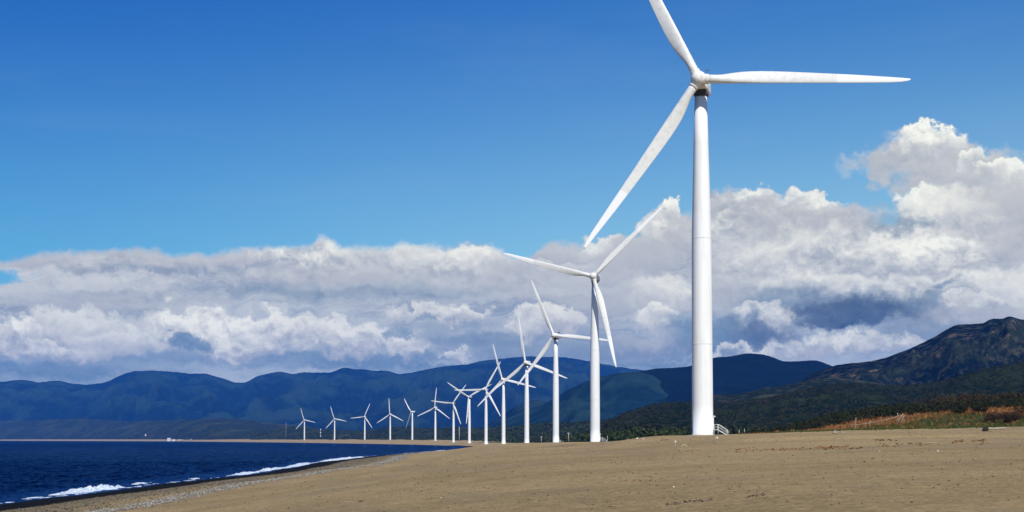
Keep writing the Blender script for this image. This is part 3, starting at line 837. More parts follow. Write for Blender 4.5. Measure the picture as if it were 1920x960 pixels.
L4 = [(1430, 770), (1480, 735), (1500, 716), (1518, 704), (1540, 695), (1565, 685), (1590, 681), (1612, 680), (1640, 676), (1659, 671), (1706, 654), (1752, 632), (1775, 618), (1791, 609), (1815, 608), (1846, 606), (1852, 600), (1862, 597), (1878, 598), (1893, 592), (1908, 597), (1925, 600), (1990, 612), (2080, 636), (2200, 668), (2350, 700), (2550, 770)]
ridge('mountain', [(x, y, 3700) for x, y in L4], (2500, 2400), (4700, 4700), 8.0, M_BIG,
      'rugged green and brown mountain rising at the right edge', 'mountain', amp=0.40, wl=430.0, step=2.0, rows=170, seed=3.3, crag=1.4)
L5 = [(1225, 790), (1270, 765), (1300, 750), (1339, 741), (1370, 739), (1400, 736), (1427, 728), (1480, 721), (1520, 713), (1560, 708), (1600, 712), (1640, 716), (1700, 735), (1780, 760)]
ridge('hill', [(x, y, 2900) for x, y in L5], (2200, 2200), (3300, 3300), 8.0, M_MID,
      'green hill with bare pinkish patches below the rugged mountain', 'hill', amp=0.26, wl=300.0, step=2.5, rows=90, seed=4.6)
L6 = [(1090, 815), (1130, 794), (1160, 779), (1185, 770), (1215, 761), (1245, 755), (1290, 753), (1340, 756), (1390, 752), (1440, 745), (1480, 736), (1518, 728), (1550, 720), (1580, 718), (1659, 723), (1721, 722), (1768, 713), (1810, 701), (1846, 691), (1880, 684), (1920, 678), (2000, 668), (2140, 662), (2350, 690), (2600, 740), (2800, 800)]
_, HG6 = ridge('hill', [(x, y, 1900) for x, y in L6], (1050, 1150), (2250, 2250), 8.0, M_FRONT,
      'nearest dark scrub covered hill behind the dune at right', 'hill', amp=0.26, wl=210.0, step=2.5, rows=140, seed=6.6)
L7 = [(470, 812), (520, 806), (540, 800), (580, 803), (620, 806), (680, 808), (720, 802), (760, 800), (800, 803), (850, 802), (900, 803), (950, 800), (1000, 797), (1050, 793), (1100, 789), (1160, 790), (1220, 800)]
_, HG7 = ridge('hill', [(x, y, np.interp(x, [470, 900, 1220], [6300, 3800, 2000])) for x, y in L7], [(470, 5600), (700, 4300), (900, 2700), (1220, 1400)], (6600, 2500), 3.0, M_COAST,
      'low scrubby coastal rise behind the row of distant turbines', 'hill', amp=0.2, wl=220.0, step=2.5, rows=60, seed=7.2, crag=1.6)
L8 = [(-700, 823), (-600, 810), (-450, 798), (-260, 792), (-60, 790), (60, 788), (150, 784), (240, 790), (330, 787), (420, 784), (480, 790), (540, 797), (600, 803), (680, 812)]
ridge('hill', [(x, y, np.interp(x, [-260, 0, 200, 400, 680], [15600, 13900, 11800, 9000, 7800])) for x, y in L8], [(-260, 14500), (0, 12800), (200, 10200), (400, 6700), (680, 5800)], (16200, 8600), 3.0, M_COAST,
      'low wooded shore plain at the far left across the water', 'hill', amp=0.25, wl=500.0, step=3.0, rows=60, seed=9.2, crag=1.8)

# ------------------------------------------------------------------ leaf-card vegetation (numpy joined)
def leaf_mass(name, CX, CY, CZ, RX, RZ, per, size, mat, label, cat, group=None, seed=1, kind='stuff'):
    rng = np.random.RandomState(seed)
    n = len(CX)
    d = rng.randn(n, per, 3); d /= np.linalg.norm(d, axis=2, keepdims=True)
    r = 0.55 + 0.5 * rng.rand(n, per, 1)
    d = d * r
    d[:, :, 2] = np.abs(d[:, :, 2]) * 1.0 - 0.12
    lobes = 1 + 0.35 * np.sin(d[:, :, 0] * 5 + rng.rand(n, 1) * 6) * np.cos(d[:, :, 1] * 4 + rng.rand(n, 1) * 6)
    ctr = np.stack([CX[:, None] + d[:, :, 0] * RX[:, None] * lobes, CY[:, None] + d[:, :, 1] * RX[:, None] * lobes, CZ[:, None] + d[:, :, 2] * RZ[:, None] * lobes], -1).reshape(-1, 3)
    N = len(ctr)
    nrm = d.reshape(-1, 3) + 0.7 * rng.randn(N, 3)
    nrm /= np.linalg.norm(nrm, axis=1, keepdims=True)
    t = np.cross(nrm, rng.randn(N, 3)); t /= np.linalg.norm(t, axis=1, keepdims=True)
    b = np.cross(nrm, t)
    s = (np.repeat(size, per) * (0.6 + 0.8 * rng.rand(N)))[:, None]
    V = np.stack([ctr - t * s - b * s * 0.6, ctr + t * s * 0.9 - b * s * 0.5, ctr + t * s * 0.2 + b * s], 1).reshape(-1, 3)
    F = np.arange(N * 3).reshape(-1, 3)
    g = np.clip(np.repeat(rng.rand(n), per) * 0.72 + 0.28 * rng.rand(N), 0, 1)
    g = np.repeat(g, 3)
    c = np.stack([g, g, g, np.ones_like(g)], -1)
    me = np_mesh(name, V, F, False, {'tone': c})
    o = link(name, me, mat=mat)
    tag(o, label, cat, group, kind)
    return o
M_LEAF = tone_mat('dark_green_leaves', [(0.012, 0.022, 0.008), (0.024, 0.040, 0.012), (0.040, 0.058, 0.018), (0.070, 0.078, 0.028)], 0.95)
M_SCRUB = tone_mat('brown_green_scrub_leaves', [(0.008, 0.014, 0.006), (0.014, 0.022, 0.008), (0.024, 0.032, 0.012), (0.036, 0.034, 0.016), (0.046, 0.032, 0.018)], 0.95)
M_RED = tone_mat('reddish_dry_bush_twigs', [(0.022, 0.013, 0.008), (0.042, 0.024, 0.014), (0.070, 0.040, 0.024), (0.11, 0.065, 0.038)], 0.95)
M_GRASSG = tone_mat('green_beach_grass', [(0.030, 0.052, 0.010), (0.060, 0.092, 0.018), (0.105, 0.130, 0.032), (0.18, 0.16, 0.06)], 0.95)
M_GRASSD = tone_mat('dry_orange_grass', [(0.14, 0.058, 0.018), (0.30, 0.125, 0.040), (0.44, 0.20, 0.070), (0.56, 0.34, 0.15)], 0.95)
rs = np.random.RandomState(21)

def grid_sample(HG, n, rs, t0=0.05, t1=1.02):
    PX, tr, Xd, Yd, Z = HG
    nr, nc = Xd.shape
    fr = int(np.searchsorted(tr, t1)) - 1
    i = (rs.rand(n) ** 0.8 * (fr - 2)).astype(int) + 1
    j = (rs.rand(n) * (nc - 2)).astype(int)
    f, g = rs.rand(n), rs.rand(n)
    def L(A): return (A[i, j] * (1 - f) + A[i + 1, j] * f) * (1 - g) + (A[i, j + 1] * (1 - f) + A[i + 1, j + 1] * f) * g
    return L(Xd), L(Yd), L(Z)
x, y, z = grid_sample(HG6, 15000, rs)
ok = z > 9
x, y, z = x[ok], y[ok], z[ok]
dens = fbm(x / 60.0, y / 90.0, 3) > -0.12
x, y, z = x[dens], y[dens], z[dens]
sz = 1.6 + 2.2 * rs.rand(len(x)) ** 2
leaf_mass('hillside_scrub', x, y, z, sz, sz * 0.6, 12, np.full(len(x), 1.0), M_SCRUB, 'patchy dark scrub and small trees on the nearest hill', 'scrub', seed=3)
x, y, z = grid_sample(HG7, 7000, rs)
dens = fbm(x / 160.0, y / 120.0, 3) > -0.02
x, y, z = x[dens], y[dens], z[dens]
sz = 3.0 + 4.0 * rs.rand(len(x))
leaf_mass('coastal_scrub', x, y, z, sz, sz * 0.8, 10, np.full(len(x), 2.0), M_LEAF, 'scrub and low trees on the rise behind the distant turbines', 'scrub', seed=4)

# tree belt between the beach and the hills
n = 2000
py_ = 700 * np.exp(rs.rand(n) * math.log(1500 / 700.0))
px_ = 1000 + 480 * rs.rand(n) ** 0.8
xx = (px_ - 960) / FPX * py_
uu = xx - shore(py_)
ok = uu > np.interp(py_, [700, 1000, 1300], [125, 105, 80])
for tp in TPOS[:5]:
    ok &= ~((np.abs(px_ - (960 + FPX * tp.x / tp.y)) < 16) & (py_ < tp.y + 60))
xx, yy = xx[ok], py_[ok]
zz = ground_z(xx, yy)
hh = 3.0 + 4.5 * rs.rand(len(xx)) * np.interp(yy, [700, 1200], [0.7, 1.15])
leaf_mass('tree_belt', xx, yy, zz + hh * 0.35, hh * 0.75, hh * 0.8, 46, np.full(len(xx), 0.8), M_LEAF, 'belt of dark green trees at the back of the beach behind the second turbine', 'trees', seed=6)
n = 1100
py_ = 1500 + 3000 * rs.rand(n)
uu = np.interp(py_, [1500, 2100, 2900], [85, 110, 190]) + 320 * rs.rand(n) ** 1.5
xx = shore(py_) + uu
zz = ground_z(xx, py_)
hh = 3.5 + 4.5 * rs.rand(n)
leaf_mass('shore_bushes', xx, py_, zz + hh * 0.25, hh, hh * 0.7, 22, np.full(n, 1.5), M_LEAF, 'line of bushes on the low dunes behind the middle turbines', 'bushes', seed=8)

# dune vegetation at the right
n = 2600
xx = 60 + 110 * rs.rand(n); yy = 352 + 60 * rs.rand(n) - 0.1 * (xx - 60)
nz = fbm(xx / 14.0, yy / 12.0, 3)
ok = (yy > 362 - 6 * nz - 0.10 * (xx - 60)) & ((yy > 372) | (nz > -0.1))
xx, yy = xx[ok], yy[ok]
hh = (0.8 + 1.5 * rs.rand(len(xx))) * np.interp(xx, [60, 90, 140], [0.55, 1.0, 1.25])
leaf_mass('dune_thicket', xx, yy, ground_z(xx, yy) + 0.1, hh * 0.95, hh * 1.05, 60, np.full(len(xx), 0.22), M_SCRUB, 'dark green and brown thicket along the crest of the dune', 'bushes', seed=9)
n = 260
xx = 112 + 32 * rs.rand(n); yy = 375 + 30 * rs.rand(n)
hh = 1.6 + 1.4 * rs.rand(n)
leaf_mass('dry_thicket', xx, yy, ground_z(xx, yy) + 0.4, hh * 0.8, hh * 1.2, 60, np.full(n, 0.18), M_RED, 'leafless reddish brush rising out of the crest thicket', 'brush', seed=10)

def tufts(name, X, Y, H, mat, label, seed, blades=9, wid=0.035, spread=0.35):
    rng = np.random.RandomState(seed)
    n = len(X)
    Z = ground_z(X, Y)
    a = rng.rand(n, blades) * 6.283
    rr = spread * rng.rand(n, blades) * (H[:, None] + 0.2)
    bx = X[:, None] + np.cos(a) * rr; by = Y[:, None] + np.sin(a) * rr
    l = H[:, None] * (0.5 + 0.7 * rng.rand(n, blades))
    lean = 0.7 * rng.rand(n, blades)
    tx = bx + np.cos(a) * l * lean; ty = by + np.sin(a) * l * lean
    pa = a + 1.57
    ws = wid * (0.6 + rng.rand(n, blades)) * (1 + Y[:, None] / 400.0)
    z0 = Z[:, None] - 0.03 + 0 * l
    V = np.stack([np.stack([bx - np.cos(pa) * ws, by - np.sin(pa) * ws, z0], -1), np.stack([bx + np.cos(pa) * ws, by + np.sin(pa) * ws, z0], -1), np.stack([tx, ty, z0 + l], -1)], 2).reshape(-1, 3)
    F = np.arange(len(V)).reshape(-1, 3)
    g = np.repeat(np.clip(np.repeat(rng.rand(n), blades) * 0.7 + 0.3 * rng.rand(n * blades), 0, 1), 3)
    o = link(name, np_mesh(name, V, F, False, {'tone': np.stack([g, g, g, np.ones_like(g)], -1)}), mat=mat)
    tag(o, label, 'grass', kind='stuff')
n = 15000
xx = 56 + 110 * rs.rand(n); yy = 268 + 106 * rs.rand(n)
foot = 294 - 0.28 * np.clip(xx - 60, 0, 70)
k = yy - foot + 14 * fbm(xx / 14.0, yy / 22.0, 3) + 10 * (rs.rand(n) - 0.5)
k2 = k - 26 * np.exp(-((xx - 104) / 13.0) ** 2)
g = (k > 0) & (k2 < 52)
tufts('beach_grass', xx[g], yy[g], 0.22 + 0.35 * rs.rand(g.sum()), M_GRASSG, 'low green beach grass at the foot of the dune', 12)
g = (k2 > 40)
g = g | ((k > 6) & (rs.rand(n) < 0.13))
tufts('dry_grass', xx[g], yy[g], 0.30 + 0.55 * rs.rand(g.sum()), M_GRASSD, 'dry orange brown grass on the face of the dune', 13)
n = 500
xx = 58 + 80 * rs.rand(n); yy = 282 - 0.28 * np.clip(xx - 60, 0, 70) + 14 * rs.rand(n)
tufts('pioneer_grass', xx, yy, 0.15 + 0.25 * rs.rand(n), M_GRASSG, 'sparse grass tufts creeping out on the sand below the dune', 14, blades=7)

# ------------------------------------------------------------------ ray / ground intersection
def hit(px, py, y0=20.0, y1=600.0):
    d = ray(px, py)
    Y = np.arange(y0, y1, 0.25)
    Zr = CAM.z + d[2] / d[1] * Y
    G = ground_z(d[0] / d[1] * Y, Y)
    i = np.nonzero(Zr <= G)[0]
    i = i[0] if len(i) else len(Y) - 1
    return Vector((d[0] / d[1] * Y[i], Y[i], float(G[i])))

# individually distinguishable bushes: stem + foliage
M_BARK = simple('grey_brown_bark', (0.10, 0.075, 0.05), 0.95, 0.3, 4.0, bump=0.5)
def bush(px, Y, r, h, mat, label, seed, cat='bush'):
    X = (px - 960) / FPX * Y
    z = float(ground_z(X, Y))
    root = empty('shrub', (X, Y, z))
    tag(root, label, cat, 'bushes standing on the dune')
    rg = random.Random(seed)
    for i in range(4):
        bm = bmesh.new()
        a = rg.random() * 6.28
        add_tube(bm, [(0.08 * math.cos(a), 0.08 * math.sin(a), -0.1), (0.25 * r * math.cos(a), 0.25 * r * math.sin(a), h * 0.4), (0.6 * r * math.cos(a), 0.6 * r * math.sin(a), h * 0.8)], [0.06, 0.04, 0.015], 6)
        bm_obj('stem', bm, M_BARK, root, True)
    rn = np.random.RandomState(seed)
    m = 26
    a = rn.rand(m) * 6.28; q = r * 0.72 * np.sqrt(rn.rand(m))
    cx, cy = q * np.cos(a), q * np.sin(a); cz = h * (0.18 + 0.62 * rn.rand(m) * (1 - 0.5 * (q / r) ** 2))
    cr = r * (0.22 + 0.2 * rn.rand(m))
    o = leaf_mass('foliage', cx, cy, cz, cr, cr * 0.85, 110, np.full(m, 0.10), mat, None, None, seed=seed, kind=None)
    o.parent = root
bush(1893, 300, 3.2, 3.6, M_RED, 'large reddish brown bare bush at the right end of the dune', 31)
bush(1862, 318, 2.4, 2.6, M_RED, 'smaller rusty bush just left of the large reddish one', 32)
bush(1836, 345, 2.4, 2.4, M_SCRUB, 'dark green rounded bush behind the rusty bush', 33)
bush(1800, 350, 2.2, 2.2, M_SCRUB, 'dark bush at the upper right end of the orange grass patch', 34)
bush(1925, 330, 3.6, 4.2, M_SCRUB, 'tall dark bush cut by the right edge of the picture', 35)
bush(1772, 362, 1.8, 1.8, M_SCRUB, 'low dark bush on the crest above the orange grass', 36)

# ------------------------------------------------------------------ driftwood, fence, litter
M_WOOD = simple('bleached_driftwood', (0.36, 0.30, 0.22), 0.85, 0.3, 3.0, bump=0.6)
M_CHAR = simple('blackened_stump_wood', (0.018, 0.014, 0.011), 0.95, 0.4, 5.0, bump=0.8)
M_WHITE = simple('chalky_white_litter', (0.74, 0.72, 0.68), 0.7, 0.12, 6.0)
M_REDB = simple('reddish_brown_bark', (0.16, 0.055, 0.035), 0.9, 0.4, 6.0, bump=0.5)
M_STONE = simple('dark_beach_stone', (0.055, 0.042, 0.032), 0.9, 0.3, 8.0, bump=0.5)
M_YEL = simple('pale_yellow_plastic', (0.62, 0.52, 0.26), 0.5, 0.12, 6.0)

def log_part(name, p0, p1, r0, r1, mat, parent, seed, bend=0.1, n=9, seg=7):
    rg = random.Random(seed)
    p0, p1 = Vector(p0), Vector(p1)
    pts, rad = [], []
    for i in range(seg):
        t = i / (seg - 1)
        p = p0.lerp(p1, t) + Vector((rg.uniform(-1, 1), rg.uniform(-1, 1), rg.uniform(-.4, .6))) * bend * math.sin(math.pi * t)
        pts.append(p); rad.append((r0 + (r1 - r0) * t) * rg.uniform(0.85, 1.15))
    bm = bmesh.new()
    add_tube(bm, pts, rad, n)
    return bm_obj(name, bm, mat, parent, True)
def rock(name, p, r, mat, label, cat, seed, flat=0.6, group=None, parent=None):
    bm = bmesh.new()
    bmesh.ops.create_icosphere(bm, subdivisions=2, radius=r)
    rg = random.Random(seed)
    ph = [rg.random() * 6 for _ in range(6)]
    for v in bm.verts:
        d = v.co.normalized()
        k = 1 + 0.22 * math.sin(3 * d.x + ph[0]) + 0.18 * math.sin(4 * d.y + ph[1]) + 0.12 * math.sin(7 * d.z + ph[2] + 3 * d.x)
        v.co = Vector((v.co.x * k * 1.15, v.co.y * k, v.co.z * k * flat))
    o = bm_obj(name, bm, mat, parent, False)
    o.location = (p[0], p[1], p[2] + r * flat * 0.5)
    o.rotation_euler = (0, 0, rg.random() * 6)
    if label: tag(o, label, cat, group)
    return o

# driftwood log with dark root ball, right
p = hit(1862, 808)
t = empty('driftwood_log', p)
tag(t, 'pale driftwood trunk with a black root ball lying on the sand at right', 'driftwood')
k = p.y / FPX
rock('root_ball', (-15 * k, 0, -0.1), 6.0 * k, M_CHAR, None, None, 3, flat=0.95, parent=t)
log_part('trunk', (-12 * k, 0.1, 0.30), (27 * k, 0.6, 0.42), 2.3 * k, 1.5 * k, M_WOOD, t, 4, 0.12)
for i in range(5):
    a = i * 1.3
    log_part('root', (-16 * k, 0, 0.25), (-16 * k - 5.5 * k * math.cos(a) * 0.7, 0.5 * math.sin(a * 2), 0.35 + 6.0 * k * math.sin(a) * 0.8), 1.0 * k, 0.3 * k, M_CHAR, t, 40 + i, 0.05, 6, 4)
# smaller driftwood below the dune
p = hit(1572, 813)
t = empty('driftwood_branch', p); k = p.y / FPX
tag(t, 'bleached crooked driftwood branch at the left foot of the dune', 'driftwood')
log_part('branch', (-11 * k, 0, 0.15), (13 * k, 0.4, 0.20), 1.6 * k, 0.7 * k, M_WOOD, t, 14, 0.2)
log_part('knot', (-10 * k, 0, 0.1), (-5 * k, 0.2, 0.62), 2.2 * k, 1.2 * k, M_WOOD, t, 15, 0.1)
log_part('twig', (2 * k, 0.2, 0.2), (9 * k, 0.1, 0.62), 0.6 * k, 0.3 * k, M_WOOD, t, 16, 0.1, 6)
for (px, py, L, ang, lab, s) in [(1842, 834, 5, 0.1, 'short orange stick on the sand below the driftwood trunk', 1), (1745, 832, 16, 0.05, 'long thin pale stick lying on the sand right of centre', 2), (1248, 826, 10, 0.2, 'reddish driftwood stick left of the nearest tower base', 3)]:
    p = hit(px, py); k = p.y / FPX
    t = empty('driftwood_stick', p, ang)
    tag(t, lab, 'stick', 'loose sticks on the sand')
    log_part('branch', (-L * k, 0, 0.05), (L * k, 0, 0.09), 0.75 * k, 0.35 * k, M_WOOD if s == 2 else M_REDB, t, 60 + s, 0.12)
    log_part('twig', (0, 0, 0.06), (L * k * 0.5, 0.3, 0.28), 0.4 * k, 0.2 * k, M_WOOD if s == 2 else M_REDB, t, 70 + s, 0.06, 6, 4)

# collapsed wooden fence on the dune
def fence():
    A = hit(1603, 806, 200, 420)
    root = empty('broken_fence', A)
    tag(root, 'weathered grey broken timber fence leaning on the grassy dune', 'fence')
    k = A.y / FPX
    def g(px, py): 
        q = at(px, py, A.y) - A
        return q
    posts = [((1603, 806), (1605, 783)), ((1632, 803), (1633, 789)), ((1685, 790), (1697, 775)), ((1690, 790), (1688, 774)), ((1695, 790), (1703, 778))]
    for i, (a, b) in enumerate(posts):
        a_, b_ = g(*a), g(*b)
        a_.y += 0.8 * i; b_.y += 0.8 * i
        log_part('post', a_ - Vector((0, 0, 0.4)), b_, 0.10, 0.07, M_WOOD, root, 80 + i, 0.04, 6, 4)
    rails = [((1598, 797), (1634, 793)), ((1634, 793), (1672, 785)), ((1672, 785), (1700, 777)), ((1604, 800), (1600, 794))]
    for i, (a, b) in enumerate(rails):
        a_, b_ = g(*a), g(*b)
        a_.y += 0.8 * i; b_.y += 0.8 * (i + 1)
        log_part('rail', a_, b_, 0.06, 0.045, M_WOOD, root, 90 + i, 0.08, 6, 5)
fence()

# single stones and shells on the sand
SH = [(1344, 822, 2.6, 'W', 'white plastic container lying right of the nearest tower base', 'litter'), (1759, 846, 1.7, 'W', 'white shell on open sand below the long pale stick', 'shell'), (1649, 846.5, 1.3, 'W', 'white pebble between the strand line and the shell', 'pebble'),
      (1263, 914, 1.5, 'W', 'white pebble in the middle foreground sand', 'pebble'), (827, 934, 1.6, 'W', 'lone white pebble on the sand left of centre foreground', 'pebble'), (771, 907, 0.9, 'W', 'left one of two tiny white shells side by side', 'shell'), (777, 907, 0.9, 'W', 'right one of two tiny white shells side by side', 'shell'),
      (1709, 943, 3.0, 'D', 'dark brown stone in the bottom right sand', 'stone'), (1153, 867, 1.4, 'D', 'small black stone on the sand below the second turbine', 'stone'), (1197, 926, 1.6, 'D', 'brown stone left of the foreground twig heap', 'stone'), (677, 941, 3.4, 'R', 'reddish brown husk beside a pale stick at bottom left of centre', 'husk'),
      (1651, 832, 1.5, 'D', 'small dark stone on the strand line at right', 'stone'), (1104, 921, 1.6, 'R', 'rusty red fragment near the bottom centre', 'fragment'), (1195, 823, 2.2, 'W', 'whitish rubbish lump on the sand crest behind the second turbine', 'litter'), (1206, 824, 2.4, 'P', 'pinkish rubbish lump on the sand crest behind the second turbine', 'litter'), (1595, 807.5, 1.2, 'W', 'white scrap next to the fence foot', 'litter')]
M_PINK = simple('faded_pink_litter', (0.55, 0.36, 0.30), 0.8, 0.2, 6.0)
for i, (px, py, r, kd, lab, cat) in enumerate(SH):
    p = hit(px, py)
    rock({'shell': 'seashell', 'pebble': 'pebble', 'stone': 'stone', 'litter': 'plastic_litter', 'husk': 'coconut_husk', 'fragment': 'bark_fragment'}[cat], p, r * p.y / FPX * 0.95, {'W': M_WHITE, 'D': M_STONE, 'R': M_REDB, 'P': M_PINK}[kd], lab, cat, 200 + i, 0.65)
p = hit(655, 943); k = p.y / FPX
t = empty('driftwood_stick', p); tag(t, 'pale grey stick beside the reddish husk in the foreground', 'stick', 'loose sticks on the sand')
log_part('branch', (-9 * k, 0, 0.03), (9 * k, 0, 0.04), 1.0 * k, 0.5 * k, M_WOOD, t, 301, 0.03)
# yellow hoop and little post stuck in the sand
p = hit(1283, 838); k = p.y / FPX
t = empty('plastic_hoop', p); tag(t, 'thin pale yellow hoop half buried in the sand', 'hoop')
bm = bmesh.new(); add_tube(bm, [(5 * k * math.cos(a), 0, 5 * k * math.sin(a) - 0.05) for a in np.linspace(0, math.pi, 13)], 0.035, 6); bm_obj('arc', bm, M_YEL, t, True)
p = hit(1266, 843); k = p.y / FPX
t = empty('marker_post', p); tag(t, 'small thin marker post stuck in the sand left of the yellow hoop', 'post')
bm = bmesh.new(); add_tube(bm, [(0, 0, -0.2), (0.03, 0, 15 * k)], 0.03, 6); bm_obj('pole', bm, M_WOOD, t, True)
bm = bmesh.new(); add_box(bm, (0.03, 0, 15 * k), (0.16, 0.1, 0.16), bevel=0.02); bm_obj('cap', bm, M_WHITE, t)

# debris patches (leaves, twigs): joined small slivers
def debris(name, spots, mat, label, seed, size=0.05, n_per=60):
    rng = np.random.RandomState(seed)
    X, Y = [], []
    for (x0, x1, y0, y1, k) in spots:
        for _ in range(int(n_per * k)):
            a = rng.rand(); px = x0 + (x1 - x0) * a
            py = y0 + (y1 - y0) * a + rng.randn() * 1.1
            q = ray(px, py)
            X.append((px, py))
    out = np.array([tuple(hit(a, b, 25, 320))[:2] for a, b in X])
    S = size * (0.5 + rng.rand(len(out)) ** 2) * (out[:, 1] / 80.0) ** 0.8
    scatter_rocks(name, out[:, 0], out[:, 1], S, mat, label, 'debris', flat=0.45, lift=0.6)
M_ORA = tone_mat('orange_leaf_litter', [(0.10, 0.05, 0.025), (0.20, 0.09, 0.035), (0.34, 0.17, 0.07), (0.48, 0.32, 0.18)])
M_TWG = tone_mat('pinkish_dark_twigs', [(0.035, 0.018, 0.012), (0.09, 0.045, 0.03), (0.20, 0.13, 0.10), (0.46, 0.36, 0.30)])
debris('strand_line_litter', [(1440, 1620, 843.5, 840, 2.4), (1530, 1590, 839, 838, 0.9), (1380, 1440, 846, 844, 0.5), (1655, 1760, 835, 832, 0.7)], M_ORA, 'orange brown line of dry leaves washed up along the sand step', 51, 0.085)
debris('leaf_litter', [(1786, 1806, 829, 827, 0.6), (1822, 1850, 828, 826, 0.4), (1640, 1680, 826, 826, 0.3)], M_ORA, 'orange leaf scraps on the sand under the driftwood trunk', 52, 0.09)
debris('twig_heap', [(1248, 1290, 948, 942, 1.5), (1285, 1335, 942, 938, 1.3)], M_TWG, 'larger pinkish heap of twigs and husks in the centre foreground', 53, 0.06)
debris('twig_heap', [(1396, 1412, 935, 931, 0.3), (1410, 1440, 930, 927, 0.9)], M_TWG, 'smaller dark twig heap to the right of the larger one', 54, 0.06)
debris('twig_heap', [(1140, 1170, 950, 953, 0.3), (1142, 1155, 951, 953, 0.3)], M_TWG, 'faint twig scrap at the bottom edge left of the larger heap', 55, 0.03)
debris('leaf_litter', [(1162, 1230, 903, 902, 0.5), (1198, 1225, 892, 894, 0.35), (1175, 1180, 884, 886, 0.1)], M_ORA, 'sparse reddish leaf scraps above the twig heaps', 56, 0.05)
debris('leaf_litter', [(1270, 1310, 846, 845, 0.5), (1370, 1420, 841, 840, 0.4)], M_ORA, 'reddish leaf scraps in front of the nearest tower', 57, 0.05)

# ------------------------------------------------------------------ wind turbines
TPROF = [(2.14, -0.8), (2.12, 0.0), (2.11, 0.35), (2.08, 0.36), (2.06, 6), (2.04, 12), (2.02, 18), (1.99, 28), (1.94, 39), (1.72, 48), (1.47, 58), (1.19, 68.2)]
def tower_mesh():
    bm = bmesh.new()
    add_lathe(bm, TPROF, 56)
    return bm
SPAN = [ # r, leading edge z, trailing edge z, thickness ratio-ish (m), twist deg
 (1.15, -0.86, 0.86, 1.72, 0), (2.6, -0.86, 0.86, 1.70, 0), (3.6, -0.86, 0.84, 1.62, 3), (4.6, -0.87, 0.92, 1.45, 7), (6.2, -0.88, 1.28, 1.15, 11), (8.4, -0.89, 1.60, 0.88, 12), (10.5, -0.89, 1.72, 0.72, 11),
 (12.6, -0.89, 1.72, 0.62, 9.5), (15, -0.88, 1.65, 0.53, 8), (17.6, -0.86, 1.55, 0.46, 6.5), (21, -0.85, 1.37, 0.38, 5), (24.5, -0.84, 1.18, 0.32, 4), (28, -0.83, 0.98, 0.27, 3), (31.4, -0.83, 0.78, 0.22, 2),
 (35, -0.82, 0.52, 0.18, 1), (38.2, -0.80, 0.28, 0.14, 0.5), (40.2, -0.70, 0.12, 0.10, 0), (41.4, -0.52, 0.0, 0.07, 0), (42.0, -0.28, -0.10, 0.03, 0)]
def blade_mesh():
    n = 22
    V = []
    for (r, le, te, th, tw) in SPAN:
        r = r if r < 3 else 3 + (r - 3) * 0.955
        ch = te - le
        rnd = min(1.0, max(0.0, (th / ch - 0.25) / 0.7))
        a = math.radians(tw)
        for k in range(n):
            q = 2 * math.pi * k / n
            xc = 0.5 - 0.5 * math.cos(q)                  # 0 at leading edge .. 1 trailing
            s = 1 if q < math.pi else -1
            foil = 5 * (0.2969 * math.sqrt(max(xc, 0)) - 0.126 * xc - 0.3516 * xc ** 2 + 0.2843 * xc ** 3 - 0.1036 * xc ** 4)
            yy_ = s * (th * foil * (1 - rnd) + 0.5 * th * abs(math.sin(q)) * rnd)
            z = le + ch * xc
            # twist about the pitch axis: leading edge turned upwind (-Y)
            zr = z * math.cos(a) - yy_ * math.sin(a)
            yr = z * math.sin(a) + yy_ * math.cos(a)
            pre = -0.0006 * r * r
            V.append((r, yr + pre, zr))
    F = []
    m = len(SPAN)
    for i in range(m - 1):
        for k in range(n):
            F.append((i * n + k, i * n + (k + 1) % n, (i + 1) * n + (k + 1) % n, (i + 1) * n + k))
    me = bpy.data.meshes.new('blade')
    F.append(tuple(range(n))[::-1]); F.append(tuple(range((m - 1) * n, m * n)))
    me.from_pydata(V, [], F)
    bm = bmesh.new(); bm.from_mesh(me); bmesh.ops.recalc_face_normals(bm, faces=bm.faces); bm.to_mesh(me); bm.free()
    for p_ in me.polygons: p_.use_smooth = True
    me.materials.append(M_BLADE)
    return me
TILT = R(4)
